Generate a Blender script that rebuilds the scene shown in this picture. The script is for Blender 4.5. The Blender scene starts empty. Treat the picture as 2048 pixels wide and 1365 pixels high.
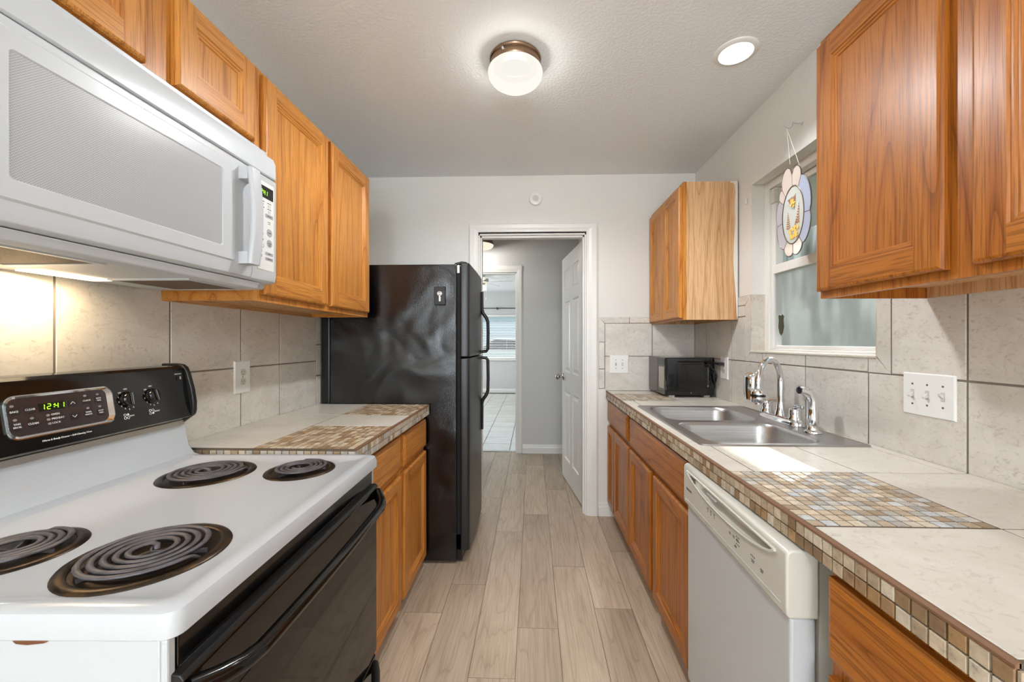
import bpy, bmesh, math, random
from mathutils import Vector, Matrix
C = bpy.context.scene
COL = C.collection
random.seed(7)
PI = math.pi

# ------------------------------------------------------------------ camera, world, sun, exposure
cam_d = bpy.data.cameras.new('camera'); cam = bpy.data.objects.new('camera', cam_d); COL.objects.link(cam)
cam_d.sensor_fit = 'HORIZONTAL'; cam_d.sensor_width = 36.0; cam_d.lens = 36.0*800/2048
cam_d.shift_x = -16/2048; cam_d.shift_y = 2/2048; cam_d.clip_start = 0.02
cam.location = (0, 0, 1.25); cam.rotation_euler = (PI/2, 0, math.atan(25/800))
C.camera = cam
C.view_settings.view_transform = 'Standard'; C.view_settings.look = 'None'
C.view_settings.gamma = 1.0; C.view_settings.use_curve_mapping = False
C.view_settings.exposure = 0.80
C.cycles.use_denoising = True
C.cycles.max_bounces = 8; C.cycles.diffuse_bounces = 5; C.cycles.glossy_bounces = 4
C.cycles.transmission_bounces = 6; C.cycles.transparent_max_bounces = 10
C.cycles.caustics_reflective = False; C.cycles.caustics_refractive = False
C.cycles.sample_clamp_indirect = 6.0

world = bpy.data.worlds.new('sky'); C.world = world; world.use_nodes = True
wn = world.node_tree; wn.nodes.clear()
wo = wn.nodes.new('ShaderNodeOutputWorld'); wb = wn.nodes.new('ShaderNodeBackground')
wb.inputs[0].default_value = (0.76, 0.87, 1.0, 1); wb.inputs[1].default_value = 0.8
wn.links.new(wb.outputs[0], wo.inputs[0])

def light(name, kind, loc, energy, color=(1, 1, 1), size=0.1, size_y=None, direction=None, radius=None, spot=None, blend=0.5):
    d = bpy.data.lights.new(name, kind); d.energy = energy; d.color = color
    if kind == 'AREA':
        d.shape = 'RECTANGLE'; d.size = size; d.size_y = size_y or size
    elif kind == 'SUN':
        d.angle = size
    else:
        d.shadow_soft_size = size
        if kind == 'SPOT':
            d.spot_size = spot; d.spot_blend = blend
    o = bpy.data.objects.new(name, d); COL.objects.link(o); o.location = loc
    if direction is not None:
        o.rotation_euler = Vector(direction).to_track_quat('-Z', 'Y').to_euler()
    return o
el = math.radians(33.2)
light('sun', 'SUN', (6, 6, 6), 10.0, (0.94, 0.97, 1.0), math.radians(0.6), direction=(-0.81*math.cos(el), -0.59*math.cos(el), -math.sin(el)))
# daylight through the glazed patio opening of the dining end, behind the camera
light('patio_daylight', 'AREA', (-0.1, -4.58, 1.15), 50, (0.78, 0.89, 1.0), 2.1, 2.0, direction=(0, 1, 0))
# added fill light behind the camera, without a fixture
light('dining_fill', 'POINT', (0.0, -2.9, 1.95), 48, (0.95, 0.98, 1.0), 0.12)
# added upward fill behind the camera, unseen, to brighten the ceiling
light('ceiling_fill', 'SPOT', (0.2, -1.5, 1.25), 60, (0.94, 0.97, 1.0), 0.12, direction=(0, 0.12, 1), spot=math.radians(158), blend=0.6)
# added fill light in an unseen side opening of the living room
light('living_fill', 'AREA', (-3.58, 7.3, 1.45), 58, (0.84, 0.92, 1.0), 2.2, 1.3, direction=(1, 0, 0))

# ------------------------------------------------------------------ materials
def newmat(name):
    m = bpy.data.materials.new(name); m.use_nodes = True
    nt = m.node_tree; nt.nodes.clear()
    out = nt.nodes.new('ShaderNodeOutputMaterial'); b = nt.nodes.new('ShaderNodeBsdfPrincipled')
    nt.links.new(b.outputs[0], out.inputs[0])
    return m, nt, b, out
def N(nt, kind, **kw):
    n = nt.nodes.new('ShaderNode' + kind)
    for k, v in kw.items():
        if k.startswith('i_'):
            key = k[2:]
            n.inputs[int(key) if key.isdigit() else key.replace('_', ' ')].default_value = v
        else: setattr(n, k, v)
    return n
def srgb(r, g, b):
    f = lambda c: (c/255/12.92) if c/255 <= 0.04045 else ((c/255+0.055)/1.055)**2.4
    return (f(r), f(g), f(b), 1)
def simple(name, col, rough=0.5, metal=0.0, coat=0.0, bump=None, bscale=100, bdist=0.001, emit=None, estr=0.0, spec=None):
    m, nt, b, out = newmat(name)
    b.inputs['Base Color'].default_value = col; b.inputs['Roughness'].default_value = rough
    b.inputs['Metallic'].default_value = metal; b.inputs['Coat Weight'].default_value = coat
    if spec is not None: b.inputs['Specular IOR Level'].default_value = spec
    if emit: b.inputs['Emission Color'].default_value = emit; b.inputs['Emission Strength'].default_value = estr
    if bump:
        tc = N(nt, 'TexCoord'); no = N(nt, 'TexNoise', i_Scale=bscale, i_Detail=3.0)
        bp = N(nt, 'Bump', i_Strength=bump, i_Distance=bdist)
        nt.links.new(tc.outputs['Object'], no.inputs['Vector']); nt.links.new(no.outputs[0], bp.inputs['Height'])
        nt.links.new(bp.outputs[0], b.inputs['Normal'])
    return m
def coords(nt, scale=(1, 1, 1), rnd=True, out='Object'):
    tc = N(nt, 'TexCoord'); v = tc.outputs[out]
    if rnd:
        oi = N(nt, 'ObjectInfo'); mu = N(nt, 'Math', operation='MULTIPLY', i_1=37.0)
        nt.links.new(oi.outputs['Random'], mu.inputs[0])
        ad = N(nt, 'VectorMath', operation='ADD'); nt.links.new(v, ad.inputs[0]); nt.links.new(mu.outputs[0], ad.inputs[1]); v = ad.outputs[0]
    mp = N(nt, 'Mapping'); mp.inputs['Scale'].default_value = scale
    nt.links.new(v, mp.inputs[0]); return mp.outputs[0]
def ramp(nt, fac, stops, interp='LINEAR'):
    r = N(nt, 'ValToRGB'); r.color_ramp.interpolation = interp
    e = r.color_ramp.elements
    while len(e) < len(stops): e.new(0.5)
    for i, (p, c) in enumerate(stops): e[i].position = p; e[i].color = c
    nt.links.new(fac, r.inputs[0]); return r.outputs[0]
def mix(nt, fac, a, b, mode='MIX'):
    m = N(nt, 'Mix', data_type='RGBA', blend_type=mode)
    for sock, v in ((m.inputs[0], fac), (m.inputs[6], a), (m.inputs[7], b)):
        if hasattr(v, 'is_linked') or isinstance(v, bpy.types.NodeSocket): nt.links.new(v, sock)
        else: sock.default_value = v
    return m.outputs[2]

def wood(name, along, light_c, mid_c, dark_c, rough=0.36, rings=8.0, coat=0.08):
    """oak: along = 'x','y' or 'z' grain axis"""
    m, nt, b, out = newmat(name)
    i = 'xyz'.index(along)
    s1 = [7.0]*3; s1[i] = 0.5
    n1 = N(nt, 'TexNoise', i_Scale=1.0, i_Detail=1.5, i_Roughness=0.4); nt.links.new(coords(nt, s1), n1.inputs['Vector'])
    mu = N(nt, 'Math', operation='MULTIPLY', i_1=rings); nt.links.new(n1.outputs[0], mu.inputs[0])
    fr = N(nt, 'Math', operation='FRACT'); nt.links.new(mu.outputs[0], fr.inputs[0])
    s2 = [300.0]*3; s2[i] = 7.0
    n2 = N(nt, 'TexNoise', i_Scale=1.0, i_Detail=2.0, i_Roughness=0.6); nt.links.new(coords(nt, s2), n2.inputs['Vector'])
    s3 = [60.0]*3; s3[i] = 1.5
    n3 = N(nt, 'TexNoise', i_Scale=1.0, i_Detail=3.0); nt.links.new(coords(nt, s3), n3.inputs['Vector'])
    base = ramp(nt, fr.outputs[0], [(0.0, mid_c), (0.2, light_c), (0.75, light_c), (0.93, mid_c), (1.0, dark_c)])
    base2 = mix(nt, 0.36, base, ramp(nt, n3.outputs[0], [(0.35, mid_c), (0.6, light_c)]))
    pore = ramp(nt, n2.outputs[0], [(0.38, (1, 1, 1, 1)), (0.50, (0, 0, 0, 1))])
    fm = N(nt, 'Math', operation='MULTIPLY', i_1=0.5); nt.links.new(pore, fm.inputs[0])
    colr = mix(nt, fm.outputs[0], base2, dark_c)
    nt.links.new(colr, b.inputs['Base Color'])
    b.inputs['Roughness'].default_value = rough; b.inputs['Specular IOR Level'].default_value = 0.32; b.inputs['Coat Weight'].default_value = coat; b.inputs['Coat Roughness'].default_value = 0.22
    bp = N(nt, 'Bump', i_Strength=0.12, i_Distance=0.0006, invert=True); nt.links.new(pore, bp.inputs['Height']); nt.links.new(bp.outputs[0], b.inputs['Normal'])
    return m
OL, OM, OD = srgb(208, 142, 66), srgb(188, 118, 46), srgb(128, 70, 22)
oak_v = wood('oak_upright_grain', 'z', OL, OM, OD)
oak_h = wood('oak_lengthwise_grain', 'y', OL, OM, OD)
oak_pale = wood('oak_veneer_side', 'z', srgb(222, 180, 136), srgb(204, 156, 108), srgb(160, 112, 68), rough=0.45, coat=0.05)
RL, RM, RD = srgb(184, 114, 44), srgb(160, 90, 29), srgb(96, 50, 12)  # same oak made darker and redder: the lighting is put into the colour
roak_v = wood('shaded_oak_upright_grain', 'z', RL, RM, RD, rough=0.36, coat=0.05)
roak_h = wood('shaded_oak_lengthwise_grain', 'y', RL, RM, RD, rough=0.36, coat=0.05, rings=14)

def stone(name, c1, c2, c3, attr=False, rough=0.3, scale=4.0):
    m, nt, b, out = newmat(name)
    v = coords(nt, (scale, scale, scale*1.6), rnd=False)
    n1 = N(nt, 'TexNoise', i_Scale=1.0, i_Detail=4.0, i_Roughness=0.6, i_Distortion=0.8); nt.links.new(v, n1.inputs['Vector'])
    n2 = N(nt, 'TexNoise', i_Scale=7.0, i_Detail=6.0, i_Roughness=0.75, i_Distortion=1.5); nt.links.new(v, n2.inputs['Vector'])
    base = ramp(nt, n1.outputs[0], [(0.36, c2), (0.62, c1)])
    vein = ramp(nt, n2.outputs[0], [(0.30, (1, 1, 1, 1)), (0.47, (0, 0, 0, 1))])
    f = N(nt, 'Math', operation='MULTIPLY', i_1=0.8); nt.links.new(vein, f.inputs[0])
    colr = mix(nt, f.outputs[0], base, c3)
    if attr:
        a = N(nt, 'Attribute', attribute_name='tint'); colr = mix(nt, 1.0, colr, a.outputs['Color'], 'MULTIPLY')
    nt.links.new(colr, b.inputs['Base Color']); b.inputs['Roughness'].default_value = rough
    return m
tile_wall = stone('ceramic_wall_tile', srgb(222, 217, 209), srgb(208, 202, 193), srgb(172, 162, 150), attr=True, rough=0.32, scale=5.5)
tile_top = stone('ceramic_counter_tile', srgb(218, 212, 202), srgb(207, 200, 188), srgb(180, 170, 155), attr=True, rough=0.30, scale=5.0)
tile_sill = stone('ceramic_sill_tile', srgb(212, 204, 192), srgb(198, 189, 176), srgb(166, 154, 138), rough=0.3, scale=5.0)
grout = simple('grey_grout', srgb(128, 120, 110), 0.9, bump=0.3, bscale=400)
grout_brown = simple('brown_grout', srgb(98, 84, 70), 0.9, bump=0.3, bscale=400)
def mosaic_mat():
    m, nt, b, out = newmat('tumbled_stone_mosaic')
    a = N(nt, 'Attribute', attribute_name='tint')
    v = coords(nt, (1, 1, 1), rnd=False)
    n1 = N(nt, 'TexNoise', i_Scale=70.0, i_Detail=5.0, i_Roughness=0.7); nt.links.new(v, n1.inputs['Vector'])
    g = ramp(nt, n1.outputs[0], [(0.28, (0.45, 0.42, 0.40, 1)), (0.42, (0.85, 0.84, 0.82, 1)), (0.7, (1.12, 1.1, 1.08, 1))])
    nt.links.new(mix(nt, 1.0, a.outputs['Color'], g, 'MULTIPLY'), b.inputs['Base Color']); b.inputs['Roughness'].default_value = 0.45
    bp = N(nt, 'Bump', i_Strength=0.25, i_Distance=0.0008); nt.links.new(n1.outputs[0], bp.inputs['Height']); nt.links.new(bp.outputs[0], b.inputs['Normal'])
    return m
mosaic = mosaic_mat()
def plaster(name, col, scale, strength, dist, rough=0.75, spec=None):
    m, nt, b, out = newmat(name)
    b.inputs['Base Color'].default_value = col; b.inputs['Roughness'].default_value = rough
    if spec is not None: b.inputs['Specular IOR Level'].default_value = spec
    tc = N(nt, 'TexCoord'); n1 = N(nt, 'TexNoise', i_Scale=scale, i_Detail=2.5, i_Roughness=0.5)
    nt.links.new(tc.outputs['Object'], n1.inputs['Vector'])
    h = ramp(nt, n1.outputs[0], [(0.40, (0, 0, 0, 1)), (0.62, (1, 1, 1, 1))])
    bp = N(nt, 'Bump', i_Strength=strength, i_Distance=dist); nt.links.new(h, bp.inputs['Height']); nt.links.new(bp.outputs[0], b.inputs['Normal'])
    return m
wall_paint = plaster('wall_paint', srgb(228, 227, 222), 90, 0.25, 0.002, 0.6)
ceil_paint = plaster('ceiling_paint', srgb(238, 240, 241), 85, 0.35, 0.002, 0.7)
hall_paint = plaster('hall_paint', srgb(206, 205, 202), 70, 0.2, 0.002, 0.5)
trim_paint = simple('trim_gloss_paint', srgb(232, 230, 225), 0.32)
def plank_mat():
    m, nt, b, out = newmat('oak_plank_floor')
    a = N(nt, 'Attribute', attribute_name='tint')
    v0 = N(nt, 'TexCoord').outputs['Object']
    sx = N(nt, 'VectorMath', operation='MULTIPLY_ADD'); nt.links.new(a.outputs['Color'], sx.inputs[0]); sx.inputs[1].default_value = (40, 70, 30); nt.links.new(v0, sx.inputs[2])
    def mp(s):
        q = N(nt, 'Mapping'); q.inputs['Scale'].default_value = s; nt.links.new(sx.outputs[0], q.inputs[0]); return q.outputs[0]
    n1 = N(nt, 'TexNoise', i_Scale=1.0, i_Detail=1.5); nt.links.new(mp((9, 1.1, 1)), n1.inputs['Vector'])
    mu = N(nt, 'Math', operation='MULTIPLY', i_1=9.0); nt.links.new(n1.outputs[0], mu.inputs[0])
    fr = N(nt, 'Math', operation='FRACT'); nt.links.new(mu.outputs[0], fr.inputs[0])
    n2 = N(nt, 'TexNoise', i_Scale=1.0, i_Detail=3.0, i_Roughness=0.65); nt.links.new(mp((150, 4, 1)), n2.inputs['Vector'])
    n3 = N(nt, 'TexNoise', i_Scale=1.0, i_Detail=2.0); nt.links.new(mp((4, 1.2, 1)), n3.inputs['Vector'])
    base = ramp(nt, fr.outputs[0], [(0.0, srgb(188, 170, 149)), (0.4, srgb(199, 182, 161)), (0.9, srgb(194, 177, 156)), (1.0, srgb(174, 155, 134))])
    b2 = mix(nt, ramp(nt, n2.outputs[0], [(0.35, (0.5, 0.5, 0.5, 1)), (0.55, (0, 0, 0, 1))]), base, srgb(156, 136, 116))
    b3 = mix(nt, 1.0, b2, ramp(nt, n3.outputs[0], [(0.3, (0.82, 0.80, 0.79, 1)), (0.6, (1.03, 1.03, 1.03, 1))]), 'MULTIPLY')
    sep = N(nt, 'SeparateColor'); nt.links.new(a.outputs['Color'], sep.inputs[0])
    g = ramp(nt, sep.outputs[0], [(0.0, (0.86, 0.84, 0.83, 1)), (1.0, (1.14, 1.13, 1.11, 1))])
    nt.links.new(mix(nt, 1.0, b3, g, 'MULTIPLY'), b.inputs['Base Color'])
    b.inputs['Roughness'].default_value = 0.42
    bp = N(nt, 'Bump', i_Strength=0.1, i_Distance=0.0006); nt.links.new(n2.outputs[0], bp.inputs['Height']); nt.links.new(bp.outputs[0], b.inputs['Normal'])
    return m
plank = plank_mat()
seam = simple('plank_seam', srgb(84, 72, 62), 0.8)
white_enamel = simple('white_enamel', srgb(196, 199, 203), 0.16, coat=0.5)
white_plastic = simple('white_plastic', srgb(200, 203, 207), 0.28)
off_white_plastic = simple('off_white_plastic', srgb(212, 209, 200), 0.3)
plate_white = simple('plate_white', srgb(238, 238, 236), 0.3)
black_gloss = simple('black_gloss', srgb(11, 10, 10), 0.10, coat=0.15)
black_glass = simple('oven_black_glass', srgb(14, 11, 9), 0.05, spec=0.35)
black_satin = simple('black_satin', srgb(17, 16, 16), 0.3)
black_plastic = simple('black_plastic', srgb(22, 20, 20), 0.35)
dark_void = simple('dark_void', srgb(8, 7, 7), 0.8)
smoke_panel = simple('smoked_panel', srgb(56, 46, 46), 0.22, coat=0.3)
button_dark = simple('button_dark', srgb(42, 34, 34), 0.3)
silver_line = simple('silver_line', srgb(190, 190, 186), 0.3, metal=0.7)
led_grey = simple('lens_grey', srgb(150, 144, 140), 0.4)
print_white = simple('print_white', srgb(225, 225, 220), 0.5)
print_grey = simple('print_grey', srgb(96, 96, 100), 0.6)
print_pale = simple('key_grey', srgb(176, 177, 180), 0.5)
led_green = simple('green_digits', (0.02, 0.05, 0.0, 1), 0.5, emit=(0.36, 1.0, 0.02, 1), estr=1.3)
led_back = simple('display_black', srgb(14, 18, 6), 0.25)
chrome = simple('chrome', (0.80, 0.81, 0.83, 1), 0.06, metal=1.0)
nickel = simple('brushed_nickel', (0.42, 0.38, 0.34, 1), 0.24, metal=1.0)
brass = simple('aged_brass', srgb(150, 122, 66), 0.38, metal=1.0)
bronze = simple('bronze_pan', srgb(150, 122, 100), 0.22, metal=1.0)
def steel_mat():
    m, nt, b, out = newmat('brushed_steel')
    n1 = N(nt, 'TexNoise', i_Scale=1.0, i_Detail=2.0); nt.links.new(coords(nt, (4, 300, 300), rnd=False), n1.inputs['Vector'])
    nt.links.new(ramp(nt, n1.outputs[0], [(0.3, (0.38, 0.375, 0.37, 1)), (0.7, (0.52, 0.515, 0.51, 1))]), b.inputs['Base Color'])
    b.inputs['Metallic'].default_value = 1.0; b.inputs['Roughness'].default_value = 0.36
    return m
steel = steel_mat()
def coil_mat():
    m, nt, b, out = newmat('burner_coil_metal')
    n1 = N(nt, 'TexNoise', i_Scale=30.0, i_Detail=4.0); nt.links.new(coords(nt, rnd=False), n1.inputs['Vector'])
    nt.links.new(ramp(nt, n1.outputs[0], [(0.3, srgb(78, 72, 72)), (0.55, srgb(104, 101, 106)), (0.75, srgb(108, 95, 88))]), b.inputs['Base Color'])
    b.inputs['Metallic'].default_value = 0.5; b.inputs['Roughness'].default_value = 0.5
    return m
coil_metal = coil_mat()
def pan_mat():
    m, nt, b, out = newmat('burnt_drip_pan')
    n1 = N(nt, 'TexNoise', i_Scale=22.0, i_Detail=5.0); nt.links.new(coords(nt), n1.inputs['Vector'])
    nt.links.new(ramp(nt, n1.outputs[0], [(0.35, srgb(34, 28, 24)), (0.55, srgb(66, 53, 41)), (0.68, srgb(98, 76, 50)), (0.8, srgb(52, 47, 44))]), b.inputs['Base Color'])
    b.inputs['Metallic'].default_value = 0.8; b.inputs['Roughness'].default_value = 0.36
    return m
drip = pan_mat()
def fridge_side_mat():
    m, nt, b, out = newmat('pebbled_black_steel')
    b.inputs['Base Color'].default_value = srgb(12, 11, 12); b.inputs['Roughness'].default_value = 0.08; b.inputs['Specular IOR Level'].default_value = 0.7
    v = coords(nt, rnd=False)
    n1 = N(nt, 'TexNoise', i_Scale=230.0, i_Detail=2.0); nt.links.new(v, n1.inputs['Vector'])
    n2 = N(nt, 'TexNoise', i_Scale=3.2, i_Detail=1.5, i_Distortion=0.6); nt.links.new(v, n2.inputs['Vector'])
    b1 = N(nt, 'Bump', i_Strength=0.7, i_Distance=0.045); nt.links.new(n2.outputs[0], b1.inputs['Height'])
    b2 = N(nt, 'Bump', i_Strength=0.8, i_Distance=0.0010); nt.links.new(n1.outputs[0], b2.inputs['Height']); nt.links.new(b1.outputs[0], b2.inputs['Normal'])
    nt.links.new(b2.outputs[0], b.inputs['Normal']); return m
fridge_side = fridge_side_mat()
fridge_front = simple('black_textured_door', srgb(20, 19, 19), 0.3, bump=0.35, bscale=260, bdist=0.0008)
def mesh_screen_mat():
    m, nt, b, out = newmat('perforated_window_screen')
    tc = N(nt, 'TexCoord'); mp = N(nt, 'Mapping'); mp.inputs['Scale'].default_value = (1, 230, 230); nt.links.new(tc.outputs['Object'], mp.inputs[0])
    se = N(nt, 'SeparateXYZ'); nt.links.new(mp.outputs[0], se.inputs[0])
    ss = []
    for k in (1, 2):
        q = N(nt, 'Math', operation='MULTIPLY', i_1=2*PI); nt.links.new(se.outputs[k], q.inputs[0])
        s = N(nt, 'Math', operation='SINE'); nt.links.new(q.outputs[0], s.inputs[0]); ss.append(s.outputs[0])
    pr = N(nt, 'Math', operation='MULTIPLY'); nt.links.new(ss[0], pr.inputs[0]); nt.links.new(ss[1], pr.inputs[1])
    nt.links.new(ramp(nt, pr.outputs[0], [(0.10, srgb(186, 187, 189)), (0.45, srgb(150, 151, 154))]), b.inputs['Base Color'])
    b.inputs['Roughness'].default_value = 0.22; return m
mw_screen = mesh_screen_mat()
def thru(name, tint, transp, rough, base=(0.93, 0.95, 0.95, 1), bump=0.0, scale=300):
    m, nt, b, out = newmat(name)
    b.inputs['Base Color'].default_value = base; b.inputs['Roughness'].default_value = rough
    b.inputs['Transmission Weight'].default_value = 1.0 if bump == 0 else 0.92; b.inputs['IOR'].default_value = 1.2
    t = N(nt, 'BsdfTransparent'); t.inputs[0].default_value = tint
    ms = N(nt, 'MixShader', i_0=transp); nt.links.new(b.outputs[0], ms.inputs[1]); nt.links.new(t.outputs[0], ms.inputs[2]); nt.links.new(ms.outputs[0], out.inputs[0])
    if bump:
        tc = N(nt, 'TexCoord'); n1 = N(nt, 'TexNoise', i_Scale=scale, i_Detail=2.0); nt.links.new(tc.outputs['Object'], n1.inputs['Vector'])
        bp = N(nt, 'Bump', i_Strength=bump, i_Distance=0.002); nt.links.new(n1.outputs[0], bp.inputs['Height']); nt.links.new(bp.outputs[0], b.inputs['Normal'])
    return m
clear_glass = thru('window_glass', (0.92, 0.96, 0.97, 1), 0.85, 0.02)
frosted_glass = thru('obscured_glass', (0.96, 0.97, 0.96, 1), 0.62, 0.35, bump=0.4)
def art_glass(name, c):
    m, nt, b, out = newmat(name); b.inputs['Base Color'].default_value = c; b.inputs['Roughness'].default_value = 0.15
    tl = N(nt, 'BsdfTranslucent'); tl.inputs[0].default_value = c
    ms = N(nt, 'MixShader', i_0=0.45); nt.links.new(b.outputs[0], ms.inputs[1]); nt.links.new(tl.outputs[0], ms.inputs[2]); nt.links.new(ms.outputs[0], out.inputs[0])
    return m
lead = simple('lead_came', srgb(120, 108, 98), 0.35, metal=0.8)
def bowl_mat(name, col, e, tr):
    m, nt, b, out = newmat(name)
    em = N(nt, 'Emission', i_1=e); em.inputs[0].default_value = col
    t = N(nt, 'BsdfTransparent'); t.inputs[0].default_value = (1, 0.96, 0.88, 1)
    ms = N(nt, 'MixShader', i_0=tr); nt.links.new(em.outputs[0], ms.inputs[1]); nt.links.new(t.outputs[0], ms.inputs[2]); nt.links.new(ms.outputs[0], out.inputs[0])
    return m
opal = bowl_mat('lit_opal_glass', (1.0, 0.97, 0.89, 1), 0.58, 0.07)
lens_lit = simple('lit_lens', (1, 1, 1, 1), 0.4, emit=(1, 0.99, 0.96, 1), estr=1.6)
hood_lit = simple('lit_hood_lens', (1, 0.9, 0.7, 1), 0.4, emit=(1, 0.78, 0.48, 1), estr=3.0)
filter_mesh = simple('grease_filter_mesh', srgb(104, 88, 72), 0.5, metal=0.5, bump=1.0, bscale=420, bdist=0.002)
primer = simple('bare_primer', srgb(232, 230, 226), 0.7)
cab_under = wood('pale_cabinet_underside', 'y', srgb(214, 170, 122), srgb(196, 148, 98), srgb(150, 104, 62), rough=0.6, coat=0)
kick_grey = simple('toe_kick_grey', srgb(140, 124, 110), 0.6)
floor_tile = stone('white_floor_tile', srgb(222, 218, 208), srgb(212, 206, 194), srgb(196, 188, 174), attr=True, rough=0.2, scale=2)
grass_m = simple('lawn', srgb(96, 112, 70), 0.9, bump=0.6, bscale=60, bdist=0.02)
def mottled_wall():  # bright and dark blotches of the view behind the obscured pane, painted in
    m, nt, b, out = newmat('mottled_fence')
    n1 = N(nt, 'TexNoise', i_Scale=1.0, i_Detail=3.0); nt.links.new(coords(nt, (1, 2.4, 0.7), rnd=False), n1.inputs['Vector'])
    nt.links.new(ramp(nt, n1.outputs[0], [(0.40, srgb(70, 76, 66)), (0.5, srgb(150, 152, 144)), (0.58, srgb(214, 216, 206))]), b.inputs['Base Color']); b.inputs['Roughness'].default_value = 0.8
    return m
fence_m = mottled_wall()
siding_m = simple('grey_siding', srgb(206, 214, 222), 0.7)
leaf_m = simple('hedge_leaves', srgb(62, 84, 46), 0.8, bump=0.8, bscale=40, bdist=0.03)

# ------------------------------------------------------------------ mesh helpers
class M:
    def __init__(s): s.bm = bmesh.new(); s.lay = None
    def v(s, p): return s.bm.verts.new(p)
    def face(s, pts, mi=0):
        f = s.bm.faces.new([s.v(p) for p in pts]); f.material_index = mi; return f
    def box(s, x0, x1, y0, y1, z0, z1, mi=0):
        a = [s.v((x, y, z)) for z in (z0, z1) for y in (y0, y1) for x in (x0, x1)]
        fs = []
        for q in ((0, 2, 3, 1), (4, 5, 7, 6), (0, 1, 5, 4), (2, 6, 7, 3), (0, 4, 6, 2), (1, 3, 7, 5)):
            f = s.bm.faces.new([a[i] for i in q]); f.material_index = mi; fs.append(f)
        return fs
    def obox(s, c, u, v, n, hu, hv, hn, mi=0):
        c, u, v, n = map(Vector, (c, u, v, n)); a = [s.v(c+u*hu*i+v*hv*j+n*hn*k) for k in (-1, 1) for j in (-1, 1) for i in (-1, 1)]
        for q in ((0, 2, 3, 1), (4, 5, 7, 6), (0, 1, 5, 4), (2, 6, 7, 3), (0, 4, 6, 2), (1, 3, 7, 5)):
            s.bm.faces.new([a[i] for i in q]).material_index = mi
    def loft(s, loops, mi=0, caps=(True, True)):
        rings = [[s.v(p) for p in L] for L in loops]; n = len(rings[0])
        for a, b in zip(rings, rings[1:]):
            for i in range(n):
                j = (i+1) % n; s.bm.faces.new((a[i], a[j], b[j], b[i])).material_index = mi
        if caps[0]: s.bm.faces.new(rings[0][::-1]).material_index = mi
        if caps[1]: s.bm.faces.new(rings[-1]).material_index = mi
        return rings
    def prism(s, poly, axis, a0, a1, mi=0):
        f = {'x': lambda p, a: (a, p[0], p[1]), 'y': lambda p, a: (p[0], a, p[1]), 'z': lambda p, a: (p[0], p[1], a)}[axis]
        s.loft([[f(p, a0) for p in poly], [f(p, a1) for p in poly]], mi)
    def lathe(s, prof, c, seg=32, axis='z', mi=0, caps=(True, True), flip=1):
        c = Vector(c); L = []
        for r, h in prof:
            ring = []
            for i in range(seg):
                t = 2*PI*i/seg; a, b = r*math.cos(t), r*math.sin(t)
                ring.append(c+Vector({'z': (a, b, h), 'x': (h, a, b), 'y': (a, h, b)}[axis]))
            L.append(ring)
        s.loft(L, mi, caps)
    def dirlathe(s, prof, c, d, seg=20, mi=0):
        c = Vector(c); d = Vector(d).normalized(); u = d.orthogonal().normalized(); w = d.cross(u)
        s.loft([[c+d*h+(u*math.cos(2*PI*i/seg)+w*math.sin(2*PI*i/seg))*r for i in range(seg)] for r, h in prof], mi)
    def tube(s, pts, r, seg=8, closed=False, mi=0, flat=None):
        pts = [Vector(p) for p in pts]; n = len(pts); rr = r if isinstance(r, (list, tuple)) else [r]*n
        T = []
        for i in range(n):
            a = pts[(i-1) % n] if (closed or i > 0) else pts[i]; b = pts[(i+1) % n] if (closed or i < n-1) else pts[i]
            T.append((b-a).normalized())
        u = T[0].orthogonal().normalized(); L = []
        if flat is not None: u = Vector(flat)
        for i in range(n):
            u = (u-T[i]*u.dot(T[i])).normalized(); w = T[i].cross(u)
            fu = 0.6 if flat is not None else 1.0
            L.append([pts[i]+(u*math.cos(2*PI*k/seg)*fu+w*math.sin(2*PI*k/seg))*rr[i] for k in range(seg)])
        if closed: L.append(L[0]); s.loft(L, mi, (False, False)); bmesh.ops.remove_doubles(s.bm, verts=s.bm.verts, dist=1e-6)
        else: s.loft(L, mi)
    def tint(s, f, c):
        if s.lay is None: s.lay = s.bm.loops.layers.float_color.new('tint')
        for l in f.loops: l[s.lay] = (c[0], c[1], c[2], 1)
    def fill(s, loops, mi=0):
        es = []
        for L in loops:
            vs = [s.v(p) for p in L]; es += [s.bm.edges.new((vs[i], vs[(i+1) % len(vs)])) for i in range(len(vs))]
        r = bmesh.ops.triangle_fill(s.bm, use_beauty=True, edges=es)
        for g in r['geom']:
            if isinstance(g, bmesh.types.BMFace): g.material_index = mi
    def text(s, body, size, o, u, v, n, align='CENTER', mi=0, shear=0.0, depth=0.0004, bold=0.0):
        cu = bpy.data.curves.new('t', 'FONT'); cu.body = body; cu.size = size; cu.align_x = align; cu.align_y = 'CENTER'; cu.shear = shear; cu.extrude = depth; cu.offset = bold; cu.resolution_u = 2
        ob = bpy.data.objects.new('t', cu); COL.objects.link(ob)
        me = bpy.data.meshes.new_from_object(ob.evaluated_get(bpy.context.evaluated_depsgraph_get()))
        u, v, n = (Vector(q).normalized() for q in (u, v, n)); mt = Matrix((u, v, n)).transposed().to_4x4(); mt.translation = Vector(o)
        me.transform(mt); k = len(s.bm.faces); s.bm.from_mesh(me); s.bm.faces.ensure_lookup_table()
        for f in list(s.bm.faces)[k:]: f.material_index = mi
        bpy.data.objects.remove(ob); bpy.data.curves.remove(cu); bpy.data.meshes.remove(me)
ORG = {}
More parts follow.
